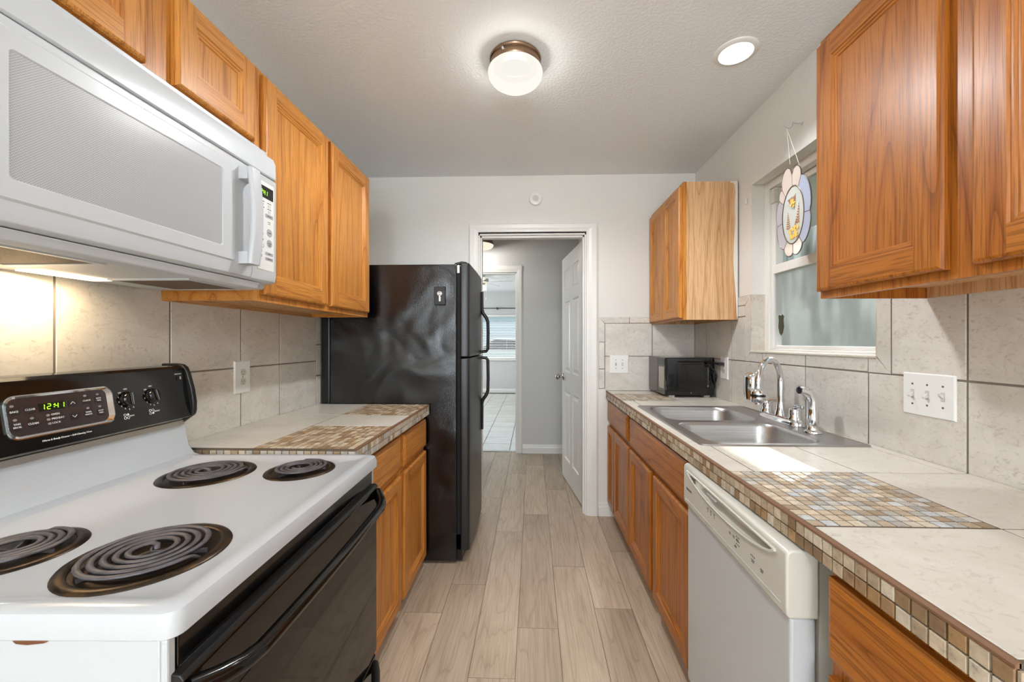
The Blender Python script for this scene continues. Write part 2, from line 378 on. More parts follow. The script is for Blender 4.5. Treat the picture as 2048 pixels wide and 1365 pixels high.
def obj(name, m, mats, parent=None, bevel=0.0, seg=2, smooth=None, recalc=True, doubles=False):
    bm = m.bm
    if doubles: bmesh.ops.remove_doubles(bm, verts=bm.verts, dist=1e-5)
    if recalc: bmesh.ops.recalc_face_normals(bm, faces=bm.faces)
    o_ = ORG.get(parent.name, Vector((0, 0, 0))) if parent else Vector((0, 0, 0))
    if o_.length: bmesh.ops.translate(bm, verts=bm.verts, vec=-o_)
    me = bpy.data.meshes.new(name); bm.to_mesh(me); bm.free()
    ob = bpy.data.objects.new(name, me); COL.objects.link(ob)
    for mt in (mats if isinstance(mats, (list, tuple)) else [mats]): me.materials.append(mt)
    if parent: ob.parent = parent; ORG[ob.name] = o_
    if bevel:
        b = ob.modifiers.new('bevel', 'BEVEL'); b.width = bevel; b.segments = seg; b.limit_method = 'ANGLE'; b.angle_limit = math.radians(40); b.harden_normals = False
    if smooth:
        for p in me.polygons: p.use_smooth = True
        if smooth != 'all':
            try: me.set_sharp_from_angle(angle=math.radians(smooth))
            except Exception: pass
    return ob
def tag(o, label=None, cat=None, group=None, kind=None):
    if label: o['label'] = label
    if cat: o['category'] = cat
    if group: o['group'] = group
    if kind: o['kind'] = kind
    return o
def thing(name, label, cat, loc=(0, 0, 0), group=None):
    o = bpy.data.objects.new(name, None); o.empty_display_size = 0.1; COL.objects.link(o); o.location = loc
    ORG[o.name] = Vector(loc); tag(o, label, cat, group); return o
def struct(name, m, mats, parent=None, label=None, **kw):
    o = obj(name, m, mats, parent, **kw)
    if not parent: o['kind'] = 'structure'
    if label: o['label'] = label
    return o
def cut(rects, hole):
    out = []
    h0, h1, k0, k1 = hole
    for a0, a1, b0, b1 in rects:
        if h1 <= a0 or h0 >= a1 or k1 <= b0 or k0 >= b1: out.append((a0, a1, b0, b1)); continue
        if h0 > a0: out.append((a0, h0, b0, b1))
        if h1 < a1: out.append((h1, a1, b0, b1))
        m0, m1 = max(a0, h0), min(a1, h1)
        if k0 > b0: out.append((m0, m1, b0, k0))
        if k1 < b1: out.append((m0, m1, k1, b1))
    return out
def rrect(x0, x1, y0, y1, r, k=6):
    p = []
    for cx, cy, a in ((x1-r, y1-r, 0), (x0+r, y1-r, 90), (x0+r, y0+r, 180), (x1-r, y0+r, 270)):
        for i in range(k+1):
            t = math.radians(a+90*i/k); p.append((cx+r*math.cos(t), cy+r*math.sin(t)))
    return p
H = 2.457; XL = -1.22; XR = 1.165; YB = 2.90
WY0, WY1, WZ0, WZ1 = 1.385, 2.165, 1.20, 2.085     # kitchen window opening

# ------------------------------------------------------------------ room shell
def wall(name, axis, p0, p1, rect, holes=(), m=None):
    rs = [rect]
    for hh in holes: rs = cut(rs, hh)
    w = M()
    for a0, a1, b0, b1 in rs:
        if axis == 'x': w.box(p0, p1, a0, a1, b0, b1)
        else: w.box(a0, a1, p0, p1, b0, b1)
    return struct(name, w, m or wall_paint, doubles=True)
wall('wall_left', 'x', XL-0.12, XL, (-4.5, YB+0.12, 0, H))
wall('wall_right', 'x', XR, XR+0.13, (-4.5, YB+0.12, 0, H), [(WY0, WY1, WZ0, WZ1)])
wall('wall_back', 'y', YB, YB+0.12, (XL, XR, 0, H), [(-0.392, 0.386, 0, 2.026)])
wall('wall_rear', 'y', -4.62, -4.5, (XL-0.12, XR+0.13, 0, H), [(-1.15, 0.95, 0.12, 2.2)])
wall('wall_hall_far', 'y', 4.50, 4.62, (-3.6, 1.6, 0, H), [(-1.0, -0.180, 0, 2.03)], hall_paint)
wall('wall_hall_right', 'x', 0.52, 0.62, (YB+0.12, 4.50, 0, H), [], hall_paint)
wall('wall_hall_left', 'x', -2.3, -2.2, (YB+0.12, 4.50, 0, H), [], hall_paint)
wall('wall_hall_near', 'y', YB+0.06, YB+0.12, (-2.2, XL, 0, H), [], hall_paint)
wall('wall_living_left', 'x', -3.6, -3.5, (4.62, 9.84, 0, H+0.03), [(6.1, 8.5, 0.75, 2.1)], hall_paint)  # side opening added for the living room fill light
wall('wall_living_right', 'x', 1.5, 1.6, (4.62, 9.84, 0, H+0.03), [], hall_paint)
wall('wall_living_far', 'y', 9.84, 9.98, (-3.6, 1.6, 0, H+0.03), [(-2.0, 0.0, 0.83, 1.92)], hall_paint)
c = M(); c.box(XL-0.12, XR+0.13, -4.62, YB+0.12, H, H+0.1); struct('ceiling', c, ceil_paint)
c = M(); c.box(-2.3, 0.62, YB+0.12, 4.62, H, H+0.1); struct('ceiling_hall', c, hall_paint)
c = M(); c.box(-3.6, 1.6, 4.62, 9.98, H+0.03, H+0.13); struct('ceiling_living', c, ceil_paint)
# plank floor: each plank a bevelled rectangle with its own tint
f = M(); f.box(-2.3, XR+0.13, -4.62, 4.56, -0.05, -0.0035, 1)
seams = [-0.064+0.1765*k for k in range(-13, 9)]
offs = {-3: 1.82-1.15, -2: 2.04, -1: 2.62, 0: 1.735, 1: 2.22, 2: 1.874, 3: 2.385, 4: 1.55, -4: 2.2, -5: 1.4}
for k in range(len(seams)-1):
    col = k-13; x0, x1 = seams[k], seams[k+1]
    off = offs.get(col, (col*0.47) % 1.15)
    y = off - math.ceil((off+4.62)/1.15)*1.15
    while y < 4.56:
        a, b = max(y, -4.62), min(y+1.152, 4.56)
        if x0 < 1.295 and x1 > -2.3 and b-a > 0.01:
            g = 0.0010; fs = f.box(x0+g, x1-g, a+g, b-g, -0.0034, 0.0)
            for q in fs: f.tint(q, (random.random(), random.random(), random.random()))
        y += 1.152
struct('floor', f, [plank, seam])
f = M(); f.box(-3.6, 1.6, 4.56, 9.98, -0.05, -0.003, 1)
for i in range(-9, 5):
    for j in range(0, 17):
        x0 = -0.60+0.335*i; y0 = 4.57+0.335*j
        if x0 > -3.6 and x0+0.33 < 1.6 and y0+0.33 < 9.9:
            for q in f.box(x0+0.004, x0+0.331, y0+0.004, y0+0.331, -0.003, 0.001): f.tint(q, [0.95+0.05*random.random()]*3)
struct('floor_living', f, [floor_tile, grout])
# patio frame at the dining end (behind the camera)
p = M()
for x0, x1 in ((-1.15, -1.09), (-0.13, -0.07), (0.89, 0.95)): p.box(x0, x1, -4.59, -4.53, 0.12, 2.2)
for z0, z1 in ((0.12, 0.19), (2.13, 2.2)): p.box(-1.15, 0.95, -4.59, -4.53, z0, z1)
struct('window_3', p, trim_paint)

# baseboards and door casings
def base_board(name, poly_axis, pos, a0, a1, out):
    m = M(); z = [(0, 0), (0.016*out, 0), (0.016*out, 0.062), (0.012*out, 0.070), (0.010*out, 0.088), (0.004*out, 0.098), (0, 0.098)]
    if poly_axis == 'x': m.prism([(pos+q, w) for q, w in z], 'x', a0, a1)
    else: m.prism([(pos+q, w) for q, w in z], 'y', a0, a1)
    return struct(name, m, trim_paint)
base_board('baseboard_back', 'x', YB, 0.472, 0.60, -1)
base_board('baseboard_hall', 'x', 4.50, -0.112, 0.52, -1)
base_board('baseboard_living', 'x', 9.84, -3.5, 1.5, -1)
def casing(name, y, out, xo0, xi0, xi1, xo1, zi, zo, yb, stop=True, left=True):
    m = M()
    prof = lambda a, b: [(a, 0), (a, 0.012), (a+(b-a)*0.15, 0.018), (a+(b-a)*0.55, 0.016), (a+(b-a)*0.8, 0.011), (b, 0.010), (b, 0)]
    for a, b in ((xo0, xi0), (xo1, xi1)):
        m.prism([(u, y+out*w) for u, w in prof(a, b)], 'z', 0, zo)
    m.prism([(y+out*w, u) for u, w in prof(zo, zi)], 'x', min(xo0, xo1)+0.002, max(xo0, xo1)-0.002)
    # jamb lining and stop
    for a, b in ((xi0, xi0+0.012), (xi1-0.012, xi1)): m.box(a, b, min(y, yb), max(y, yb), 0, zi)
    m.box(xi0, xi1, min(y, yb), max(y, yb), zi-0.012, zi)
    if stop:
        for a, b in ((xi0+0.012, xi0+0.024), (xi1-0.024, xi1-0.012)): m.box(a, b, y+0.02, y+0.075, 0, zi-0.012)
        m.box(xi0+0.012, xi1-0.012, y+0.02, y+0.075, zi-0.036, zi-0.012)
    return struct(name, m, trim_paint, bevel=0.0015)
casing('trim_1', YB, -1, -0.462, -0.394, 0.388, 0.470, 2.048, 2.108, YB+0.125)
casing('trim_2', 4.50, -1, -1.08, -1.002, -0.180, -0.116, 2.034, 2.108, 4.62, stop=False)
th = M(); th.box(-1.0, -0.18, 4.545, 4.585, 0.0, 0.006); struct('trim_3', th, nickel)

# ------------------------------------------------------------------ hall door (six panels), hinged on the right jamb
dr = thing('door_1', 'white six-panel door standing open into the hallway', None, (0.374, 3.035, 0.012)); dr['kind'] = 'structure'
W_, HD, TH_ = 0.735, 2.005, 0.035
m = M()
cols = [(0.105, 0.325), (0.41, 0.63)]; rows = [(0.19, 0.80), (0.97, 1.60), (1.70, 1.885)]
holes = [(a, b, c_, d_) for a, b in cols for c_, d_ in rows]
o0 = Vector((0.374, 3.035, 0.012))
P = lambda u, v, n: o0+Vector((u, n, v))
rs = [(0, W_, 0, HD)]
for hh in holes: rs = cut(rs, hh)
for side, n0, s_ in ((0, 0.0, -1), (1, -TH_, 1)):
    for a, b, c_, d_ in rs: m.face([P(a, c_, n0), P(b, c_, n0), P(b, d_, n0), P(a, d_, n0)])
    for a, b, c_, d_ in holes:
        L = []
        for ins, dep in ((0, 0), (0.012, 0.008), (0.020, 0.008), (0.045, 0.002)):
            n_ = n0+s_*dep; L.append([P(a+ins, c_+ins, n_), P(b-ins, c_+ins, n_), P(b-ins, d_-ins, n_), P(a+ins, d_-ins, n_)])
        m.loft(L, 0, (False, True))
for q in (((0, 0), (W_, 0)), ((W_, 0), (W_, HD)), ((W_, HD), (0, HD)), ((0, HD), (0, 0))):
    (a, b), (c_, d_) = q; m.face([P(a, b, 0), P(c_, d_, 0), P(c_, d_, -TH_), P(a, b, -TH_)])
obj('panel_leaf', m, trim_paint, dr, doubles=True)
for zz in (0.30, 1.72):
    m = M(); m.box(o0.x-0.0035, o0.x-0.0002, o0.y-0.034, o0.y-0.001, zz-0.045, zz+0.045); m.lathe([(0.006, -0.046), (0.006, 0.046)], (o0.x-0.007, o0.y-0.036, zz), 10)
    obj('hinge', m, brass, dr, bevel=0.001)
m = M(); kx, kz = o0.x+0.675, 0.93
for s_, y0 in ((1, o0.y), (-1, o0.y-TH_)):
    m.lathe([(0.032, 0), (0.032, 0.004*s_), (0.026, 0.010*s_), (0.011, 0.013*s_), (0.010, 0.034*s_), (0.021, 0.042*s_), (0.028, 0.052*s_), (0.027, 0.063*s_), (0.016, 0.072*s_), (0.002, 0.074*s_)], (kx, y0, kz), 24, 'y')
obj('door_knob', m, nickel, dr, smooth=50)
dr.rotation_euler = (0, 0, math.radians(97.5))

# ------------------------------------------------------------------ wall tile
def tiles(name, plane, pos, out, rects, label, extra=(), thick=0.006, g=0.003, backs=()):
    m = M()
    for k, (a0, a1, b0, b1) in enumerate(rects):
        t = [0.96+0.07*random.random()]*3
        L = []
        for ins, n in ((0, 0.001), (0, thick-0.0012), (0.0013, thick)):
            q = [(a0+g/2+ins, b0+g/2+ins), (a1-g/2-ins, b0+g/2+ins), (a1-g/2-ins, b1-g/2-ins), (a0+g/2+ins, b1-g/2-ins)]
            L.append([(pos+out*n, a, b) if plane == 'x' else (a, pos+out*n, b) for a, b in q])
        n0 = len(m.bm.faces); m.loft(L, 0, (False, True)); m.bm.faces.ensure_lookup_table()
        for f_ in list(m.bm.faces)[n0:]: m.tint(f_, t)
    for poly in extra:      # mitred border pieces
        t = [0.94+0.06*random.random()]*3
        cx = sum(p[0] for p in poly)/len(poly); cy = sum(p[1] for p in poly)/len(poly)
        sh = [(a+(0.0016 if a < cx else -0.0016), b+(0.0016 if b < cy else -0.0016)) for a, b in poly]
        L = [[(pos+out*n, a, b) if plane == 'x' else (a, pos+out*n, b) for a, b in sh] for n in (0.001, thick)]
        n0 = len(m.bm.faces); m.loft(L, 0, (False, True)); m.bm.faces.ensure_lookup_table()
        for f_ in list(m.bm.faces)[n0:]: m.tint(f_, t)
    for a0, a1, b0, b1 in backs:
        lo, hi = sorted((pos, pos+out*(thick-0.0022)))
        if plane == 'x': m.box(lo, hi, a0, a1, b0, b1, 1)
        else: m.box(a0, a1, lo, hi, b0, b1, 1)
    return struct(name, m, [tile_wall, grout], label=label)
ys = [0.0, 0.33, 0.655, 0.98, 1.304, 1.63, 1.885, 2.21, 2.262]
zs = [0.86, 1.143, 1.47]
lt = [(ys[i], ys[i+1], zs[j], zs[j+1]) for i in range(len(ys)-2) for j in range(2)]
lt += [(2.21, 2.262, 0.86, 1.06), (2.21, 2.262, 1.06, 1.235), (2.21, 2.262, 1.235, 1.47)]
tiles('trim_4', 'x', XL, 1, lt, 'beige stone-look tile backsplash on the wall behind the stove', g=0.006, backs=[(0, 2.262, 0.86, 1.47)])
ys = [0.46, 0.78, 1.104, 1.419, 1.738, 2.056, 2.37, 2.706, 2.894]
rt = [(ys[i], ys[i+1], 0.86, 1.145) for i in range(8)]
rt += [(0.46, 0.78, 1.145, 1.41), (0.78, 1.104, 1.145, 1.41), (1.104, 1.331, 1.145, 1.41)]
ysb = [1.385, 1.419, 1.738, 2.056, 2.165]
rt += [(1.419, 1.738, 1.145, 1.199), (1.738, 2.056, 1.145, 1.199)]
rt += [(2.216, 2.37, 1.145, 1.39), (2.37, 2.706, 1.145, 1.39), (2.706, 2.894, 1.145, 1.39), (2.216, 2.30, 1.39, 1.452)]
ex = [[(1.331, 1.145), (1.419, 1.145), (1.419, 1.199), (1.385, 1.199)], [(1.331, 1.145), (1.385, 1.199), (1.385, 1.41), (1.331, 1.41)],
      [(2.056, 1.145), (2.216, 1.145), (2.165, 1.199), (2.056, 1.199)], [(2.216, 1.145), (2.216, 1.452), (2.165, 1.503), (2.165, 1.199)],
      [(2.216, 1.452), (2.30, 1.452), (2.30, 1.503), (2.165, 1.503)]]
tiles('trim_5', 'x', XR, -1, rt, 'beige stone-look tile backsplash around and below the kitchen window', ex, g=0.006,
      backs=[(0.46, 1.385, 0.86, 1.41), (1.385, 2.165, 0.86, 1.199), (2.165, 2.30, 0.86, 1.503), (2.30, 2.894, 0.86, 1.39)])
bt = [(0.52, 0.858, 0.90, 1.148), (0.858, 1.158, 0.90, 1.148), (0.52, 0.858, 1.148, 1.385), (0.858, 1.158, 1.148, 1.385), (0.476, 0.52, 0.914, 1.056), (0.476, 0.52, 1.056, 1.25), (0.695, 0.90, 1.385, 1.43)]
ex = [[(0.476, 1.25), (0.52, 1.25), (0.52, 1.385), (0.476, 1.43)], [(0.52, 1.385), (0.695, 1.385), (0.695, 1.43), (0.476, 1.43)]]
tiles('trim_6', 'y', YB, -1, bt, 'beige tile backsplash with a mitred border beside the doorway', ex, g=0.005, backs=[(0.478, 1.158, 0.914, 1.428)])

# ------------------------------------------------------------------ kitchen window
w1 = thing('window_1', 'single-hung kitchen window with obscured lower glass', None, (1.23, 1.775, 1.2)); w1['kind'] = 'structure'
m = M()
# sill bullnose and tile reveal
m.tube([(XR-0.003, WY0, WZ0-0.002), (XR-0.003, WY1, WZ0-0.002)], 0.007, 10)
m.box(XR-0.003, 1.30, WY0, WY1, WZ0-0.006, WZ0+0.004)
m.box(XR-0.004, 1.25, WY1-0.006, WY1+0.001, WZ0, 1.503)
m.box(XR-0.004, 1.25, WY0-0.001, WY0+0.006, WZ0, 1.41)
o = obj('tile_sill', m, tile_sill, w1)
m = M(); fx0, fx1 = 1.232, 1.30
m.box(fx0, fx1, WY0, WY0+0.04, WZ0, WZ1); m.box(fx0, fx1, WY1-0.04, WY1, WZ0, WZ1)
m.box(fx0, fx1, WY0+0.04, WY1-0.04, WZ0, WZ0+0.014); m.box(fx0, fx1, WY0+0.04, WY1-0.04, WZ1-0.04, WZ1)
m.box(fx0+0.012, fx1, WY1-0.075, WY1-0.04, 1.64, WZ1-0.04)
obj('window_frame', m, trim_paint, w1, bevel=0.003)
def sash(name, x0, x1, z0, z1, glass, st=0.022, bot=0.04, top=0.045):
    m = M(); y0, y1 = WY0+0.042, WY1-0.042
    m.box(x0, x1, y0, y0+st, z0, z1); m.box(x0, x1, y1-st, y1, z0, z1); m.box(x0, x1, y0+st, y1-st, z0, z0+bot); m.box(x0, x1, y0+st, y1-st, z1-top, z1)
    s = obj(name, m, trim_paint, w1, bevel=0.003)
    m = M(); m.box((x0+x1)/2-0.002, (x0+x1)/2+0.002, y0+st-0.004, y1-st+0.004, z0+bot-0.004, z1-top+0.004); obj('pane', m, glass, s)
sash('upper_sash', 1.272, 1.294, 1.60, WZ1-0.042, clear_glass, top=0.03)
sash('lower_sash', 1.242, 1.266, WZ0+0.015, 1.645, frosted_glass, bot=0.017)
m = M(); m.box(1.236, 1.262, WY1-0.078, WY1-0.044, 1.965, 2.035); obj('balance_cover', m, off_white_plastic, w1, bevel=0.003)

# ------------------------------------------------------------------ cabinets
def cab_door(parent, side, xf, y0, y1, z0, z1, mats, rail=0.056, t=0.019):
    Pq = lambda u, v, n: (xf-side*t+side*n, u, v)
    m = M()
    def rect(ins, n): return [Pq(y0+ins, z0+ins, n), Pq(y1-ins, z0+ins, n), Pq(y1-ins, z1-ins, n), Pq(y0+ins, z1-ins, n)]
    m.loft([rect(0, 0), rect(0, t-0.007), rect(0.004, t-0.002), rect(0.009, t)], 0, (True, False))
    a, r = 0.009, rail
    ya, yb, za, zb = y0+a, y1-a, z0+a, z1-a; yr, ys_, zr, zs_ = y0+r, y1-r, z0+r, z1-r
    m.face([Pq(*q, t) for q in ((ya, za), (yr, za), (yr, zr), (yr, zs_), (yr, zb), (ya, zb))], 0)
    m.face([Pq(*q, t) for q in ((yb, za), (yb, zb), (ys_, zb), (ys_, zs_), (ys_, zr), (ys_, za))], 0)
    m.face([Pq(*q, t) for q in ((yr, za), (ys_, za), (ys_, zr), (yr, zr))], 1)
    m.face([Pq(*q, t) for q in ((yr, zs_), (ys_, zs_), (ys_, zb), (yr, zb))], 1)
    L = [rect(r, t), rect(r+0.003, t-0.004), rect(r+0.008, t-0.004), rect(r+0.011, t-0.0075), rect(r+0.015, t-0.0075), rect(r+0.018, t-0.011)]
    for A, B in zip(L, L[1:]):
        for i in range(4):
            j = (i+1) % 4; m.face([A[i], A[j], B[j], B[i]], 1 if i in (0, 2) else 0)
    m.face(L[-1], 0)
    return obj('door', m, mats, parent, doubles=True)
def drawer(parent, side, xf, y0, y1, z0, z1, mats, name='drawer', t=0.019):
    Pq = lambda u, v, n: (xf-side*t+side*n, u, v)
    m = M()
    def rect(ins, n): return [Pq(y0+ins, z0+ins, n), Pq(y1-ins, z0+ins, n), Pq(y1-ins, z1-ins, n), Pq(y0+ins, z1-ins, n)]
    m.loft([rect(0, 0), rect(0, t-0.008), rect(0.006, t-0.003), rect(0.012, t-0.0015), rect(0.014, t)], 0)
    return obj(name, m, mats[1], parent, doubles=True)
def carcass(parent, side, xw, xf, y0, y1, z0, z1, frame_m, side_m, under_m, openings, recess=0.02, top=True):
    """box from the wall plane xw to the face-frame front xf; the bottom panel sits a little above the lower edge"""
    m = M(); lo, hi = sorted((xw, xf)); ft = 0.019
    f0, f1 = sorted((xf, xf-side*ft)); b0, b1 = (lo, f0) if side > 0 else (f1, hi)
    m.box(b0, b1, y0, y0+0.013, z0, z1, 1); m.box(b0, b1, y1-0.013, y1, z0, z1, 1)
    m.box(b0, b1, y0+0.013, y1-0.013, z0+recess, z0+recess+0.012, 2)
    if top: m.box(b0, b1, y0+0.013, y1-0.013, z1-0.012, z1, 2)
    rs = [(y0, y1, z0, z1)]
    for q in openings: rs = cut(rs, q)
    for a0, a1, c0, c1 in rs: m.box(f0, f1, a0, a1, c0, c1, 0)
    bk0, bk1 = (b0, b0+0.008) if side > 0 else (b1-0.008, b1)
    m.box(bk0, bk1, y0+0.013, y1-0.013, z0, z1, 2)
    return obj('carcass', m, [frame_m, side_m, under_m], parent)
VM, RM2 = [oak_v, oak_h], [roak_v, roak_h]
# above the hood
t = thing('wall_cabinet', 'short oak wall cabinet directly above the white over-range microwave', 'cabinet', (XL+0.16, 0.885, 1.87), 'oak wall cabinets')
carcass(t, 1, XL+0.001, -0.905, 0.505, 1.270, 1.868, 2.152, oak_v, oak_v, cab_under, [(0.56, 0.88, 1.91, 2.12), (0.985, 1.235, 1.91, 2.12)])
cab_door(t, 1, -0.885, 0.528, 0.895, 1.893, 2.138, VM); cab_door(t, 1, -0.885, 0.972, 1.256, 1.893, 2.138, VM)
# tall pair
t = thing('wall_cabinet', 'tall two-door oak wall cabinet between the microwave hood and the black fridge', 'cabinet', (XL+0.16, 1.72, 1.385), 'oak wall cabinets')
carcass(t, 1, XL+0.001, -0.905, 1.272, 2.168, 1.385, 2.152, oak_v, oak_h, cab_under, [(1.34, 1.69, 1.44, 2.10), (1.77, 2.12, 1.44, 2.10)], recess=0.018)
cab_door(t, 1, -0.885, 1.302, 1.714, 1.408, 2.138, VM); cab_door(t, 1, -0.885, 1.744, 2.152, 1.408, 2.138, VM)
# right, near
t = thing('wall_cabinet', 'large oak wall cabinet overlapping the near end of the kitchen window', 'cabinet', (1.0, 0.82, 1.378), 'oak wall cabinets')
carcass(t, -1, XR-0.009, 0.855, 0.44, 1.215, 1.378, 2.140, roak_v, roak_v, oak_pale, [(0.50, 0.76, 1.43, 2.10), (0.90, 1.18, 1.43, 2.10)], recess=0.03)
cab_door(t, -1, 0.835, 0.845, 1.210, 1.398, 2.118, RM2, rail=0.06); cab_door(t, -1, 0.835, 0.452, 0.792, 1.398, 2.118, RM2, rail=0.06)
# right, far
t = thing('wall_cabinet', 'narrow-fronted oak wall cabinet in the far corner with a pale side panel', 'cabinet', (1.0, 2.6, 1.376), 'oak wall cabinets')
carcass(t, -1, XR-0.009, 0.853, 2.292, 2.893, 1.376, 2.158, oak_v, oak_pale, cab_under, [(2.34, 2.56, 1.43, 2.10), (2.62, 2.85, 1.43, 2.10)])
cab_door(t, -1, 0.834, 2.312, 2.592, 1.388, 2.135, VM, rail=0.05); cab_door(t, -1, 0.834, 2.597, 2.888, 1.388, 2.135, VM, rail=0.05)
m = M()   # torn white paint left along the wall edge
edge = [(1.156-0.0, 2.158), (1.112, 2.157), (1.122, 2.147), (1.130, 2.150), (1.138, 2.140), (1.144, 2.10), (1.139, 2.02), (1.143, 1.93), (1.136, 1.82), (1.132, 1.70), (1.138, 1.60), (1.146, 1.50), (1.150, 1.40), (1.156, 1.38)]
m.prism(edge, 'y', 2.2905, 2.2925); o = obj('paint_strip', m, primer, t); o['label'] = 'torn white paint strip'
# ---- base cabinets, left
t = thing('base_cabinet', 'oak base cabinet with two drawers between the stove and the black fridge', 'cabinet', (-0.9, 1.75, 0), 'oak base cabinets')
carcass(t, 1, XL+0.03, -0.610, 1.300, 2.222, 0.06, 0.838, oak_v, oak_v, cab_under, [(1.53, 1.76, 0.69, 0.80), (1.86, 2.20, 0.69, 0.80), (1.33, 1.76, 0.10, 0.61), (1.86, 2.19, 0.10, 0.61)])
m = M(); m.box(XL+0.03, -0.628, 1.300, 2.222, 0, 0.06); obj('toe_kick', m, kick_grey, t)
drawer(t, 1, -0.590, 1.315, 1.788, 0.672, 0.822, VM); drawer(t, 1, -0.590, 1.832, 2.215, 0.672, 0.822, VM)
cab_door(t, 1, -0.590, 1.315, 1.790, 0.058, 0.645, VM, rail=0.052); cab_door(t, 1, -0.590, 1.832, 2.215, 0.058, 0.645, VM, rail=0.052)
# ---- base cabinets, right
t = thing('base_cabinet', 'oak base cabinet in the far corner with one drawer over two doors', 'cabinet', (0.85, 2.57, 0), 'oak base cabinets')
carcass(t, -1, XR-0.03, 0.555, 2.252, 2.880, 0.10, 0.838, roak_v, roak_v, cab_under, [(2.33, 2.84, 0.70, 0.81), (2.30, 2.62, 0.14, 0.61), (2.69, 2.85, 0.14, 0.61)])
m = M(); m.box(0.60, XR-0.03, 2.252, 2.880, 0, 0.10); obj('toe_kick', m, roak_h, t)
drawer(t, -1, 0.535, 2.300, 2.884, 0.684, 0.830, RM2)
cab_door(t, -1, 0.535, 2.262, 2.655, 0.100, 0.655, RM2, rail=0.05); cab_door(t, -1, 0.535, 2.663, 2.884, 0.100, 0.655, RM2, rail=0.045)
t = thing('base_cabinet', 'oak sink cabinet with a wide false drawer front over two doors', 'cabinet', (0.85, 1.82, 0), 'oak base cabinets')
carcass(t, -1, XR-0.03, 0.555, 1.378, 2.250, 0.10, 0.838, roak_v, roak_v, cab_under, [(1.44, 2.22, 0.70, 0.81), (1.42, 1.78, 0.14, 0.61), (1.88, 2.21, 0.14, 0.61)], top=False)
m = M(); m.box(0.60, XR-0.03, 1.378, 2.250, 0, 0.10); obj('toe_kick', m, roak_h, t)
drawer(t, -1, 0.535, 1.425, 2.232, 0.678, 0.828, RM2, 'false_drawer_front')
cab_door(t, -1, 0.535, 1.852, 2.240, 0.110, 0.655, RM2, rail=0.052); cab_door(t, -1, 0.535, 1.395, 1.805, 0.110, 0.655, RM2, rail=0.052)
t = thing('base_cabinet', 'oak drawer cabinet on the side of the dishwasher away from the sink', 'cabinet', (0.85, 0.61, 0), 'oak base cabinets')
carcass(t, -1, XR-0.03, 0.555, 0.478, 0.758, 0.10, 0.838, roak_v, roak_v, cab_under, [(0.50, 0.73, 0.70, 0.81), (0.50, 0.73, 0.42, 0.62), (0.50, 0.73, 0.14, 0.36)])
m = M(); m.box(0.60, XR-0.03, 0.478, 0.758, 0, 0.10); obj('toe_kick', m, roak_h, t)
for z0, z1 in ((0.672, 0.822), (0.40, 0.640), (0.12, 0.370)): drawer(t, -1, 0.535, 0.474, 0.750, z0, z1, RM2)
m = M(); m.box(0.565, XR-0.03, 0.759, 0.772, 0.0, 0.838); o = obj('side_panel', m, white_plastic, t); o['label'] = 'white painted side panel'

# ------------------------------------------------------------------ countertops
PAL = [srgb(206, 190, 166), srgb(194, 176, 152), srgb(184, 166, 142), srgb(214, 202, 184), srgb(176, 156, 132), srgb(160, 138, 112), srgb(178, 174, 168), srgb(196, 192, 186)]
PALB = PAL[:5]+[srgb(158, 130, 98), srgb(166, 134, 96), srgb(146, 120, 92)]
PALG = PAL+[srgb(196, 200, 204), srgb(170, 168, 164)]
def mosaic_patch(m, org, u, v, n, nu, nv, pu, pv, pal, g=0.0022, thick=0.002):
    org, u, v, n = map(Vector, (org, u, v, n))
    for i in range(nu):
        for j in range(nv):
            cc = random.choice(pal); k = 0.88+0.24*random.random(); cc = [min(1, q*k) for q in cc[:3]]
            L = []
            for ins, d in ((0, 0.0), (0.0, thick-0.0006), (0.0008, thick)):
                L.append([org+u*a+v*b+n*d for a, b in ((i*pu+g/2+ins, j*pv+g/2+ins), ((i+1)*pu-g/2-ins, j*pv+g/2+ins), ((i+1)*pu-g/2-ins, (j+1)*pv-g/2-ins), (i*pu+g/2+ins, (j+1)*pv-g/2-ins))])
            n0 = len(m.bm.faces); m.loft(L, 0, (False, True)); m.bm.faces.ensure_lookup_table()
            for f_ in list(m.bm.faces)[n0:]: m.tint(f_, cc)
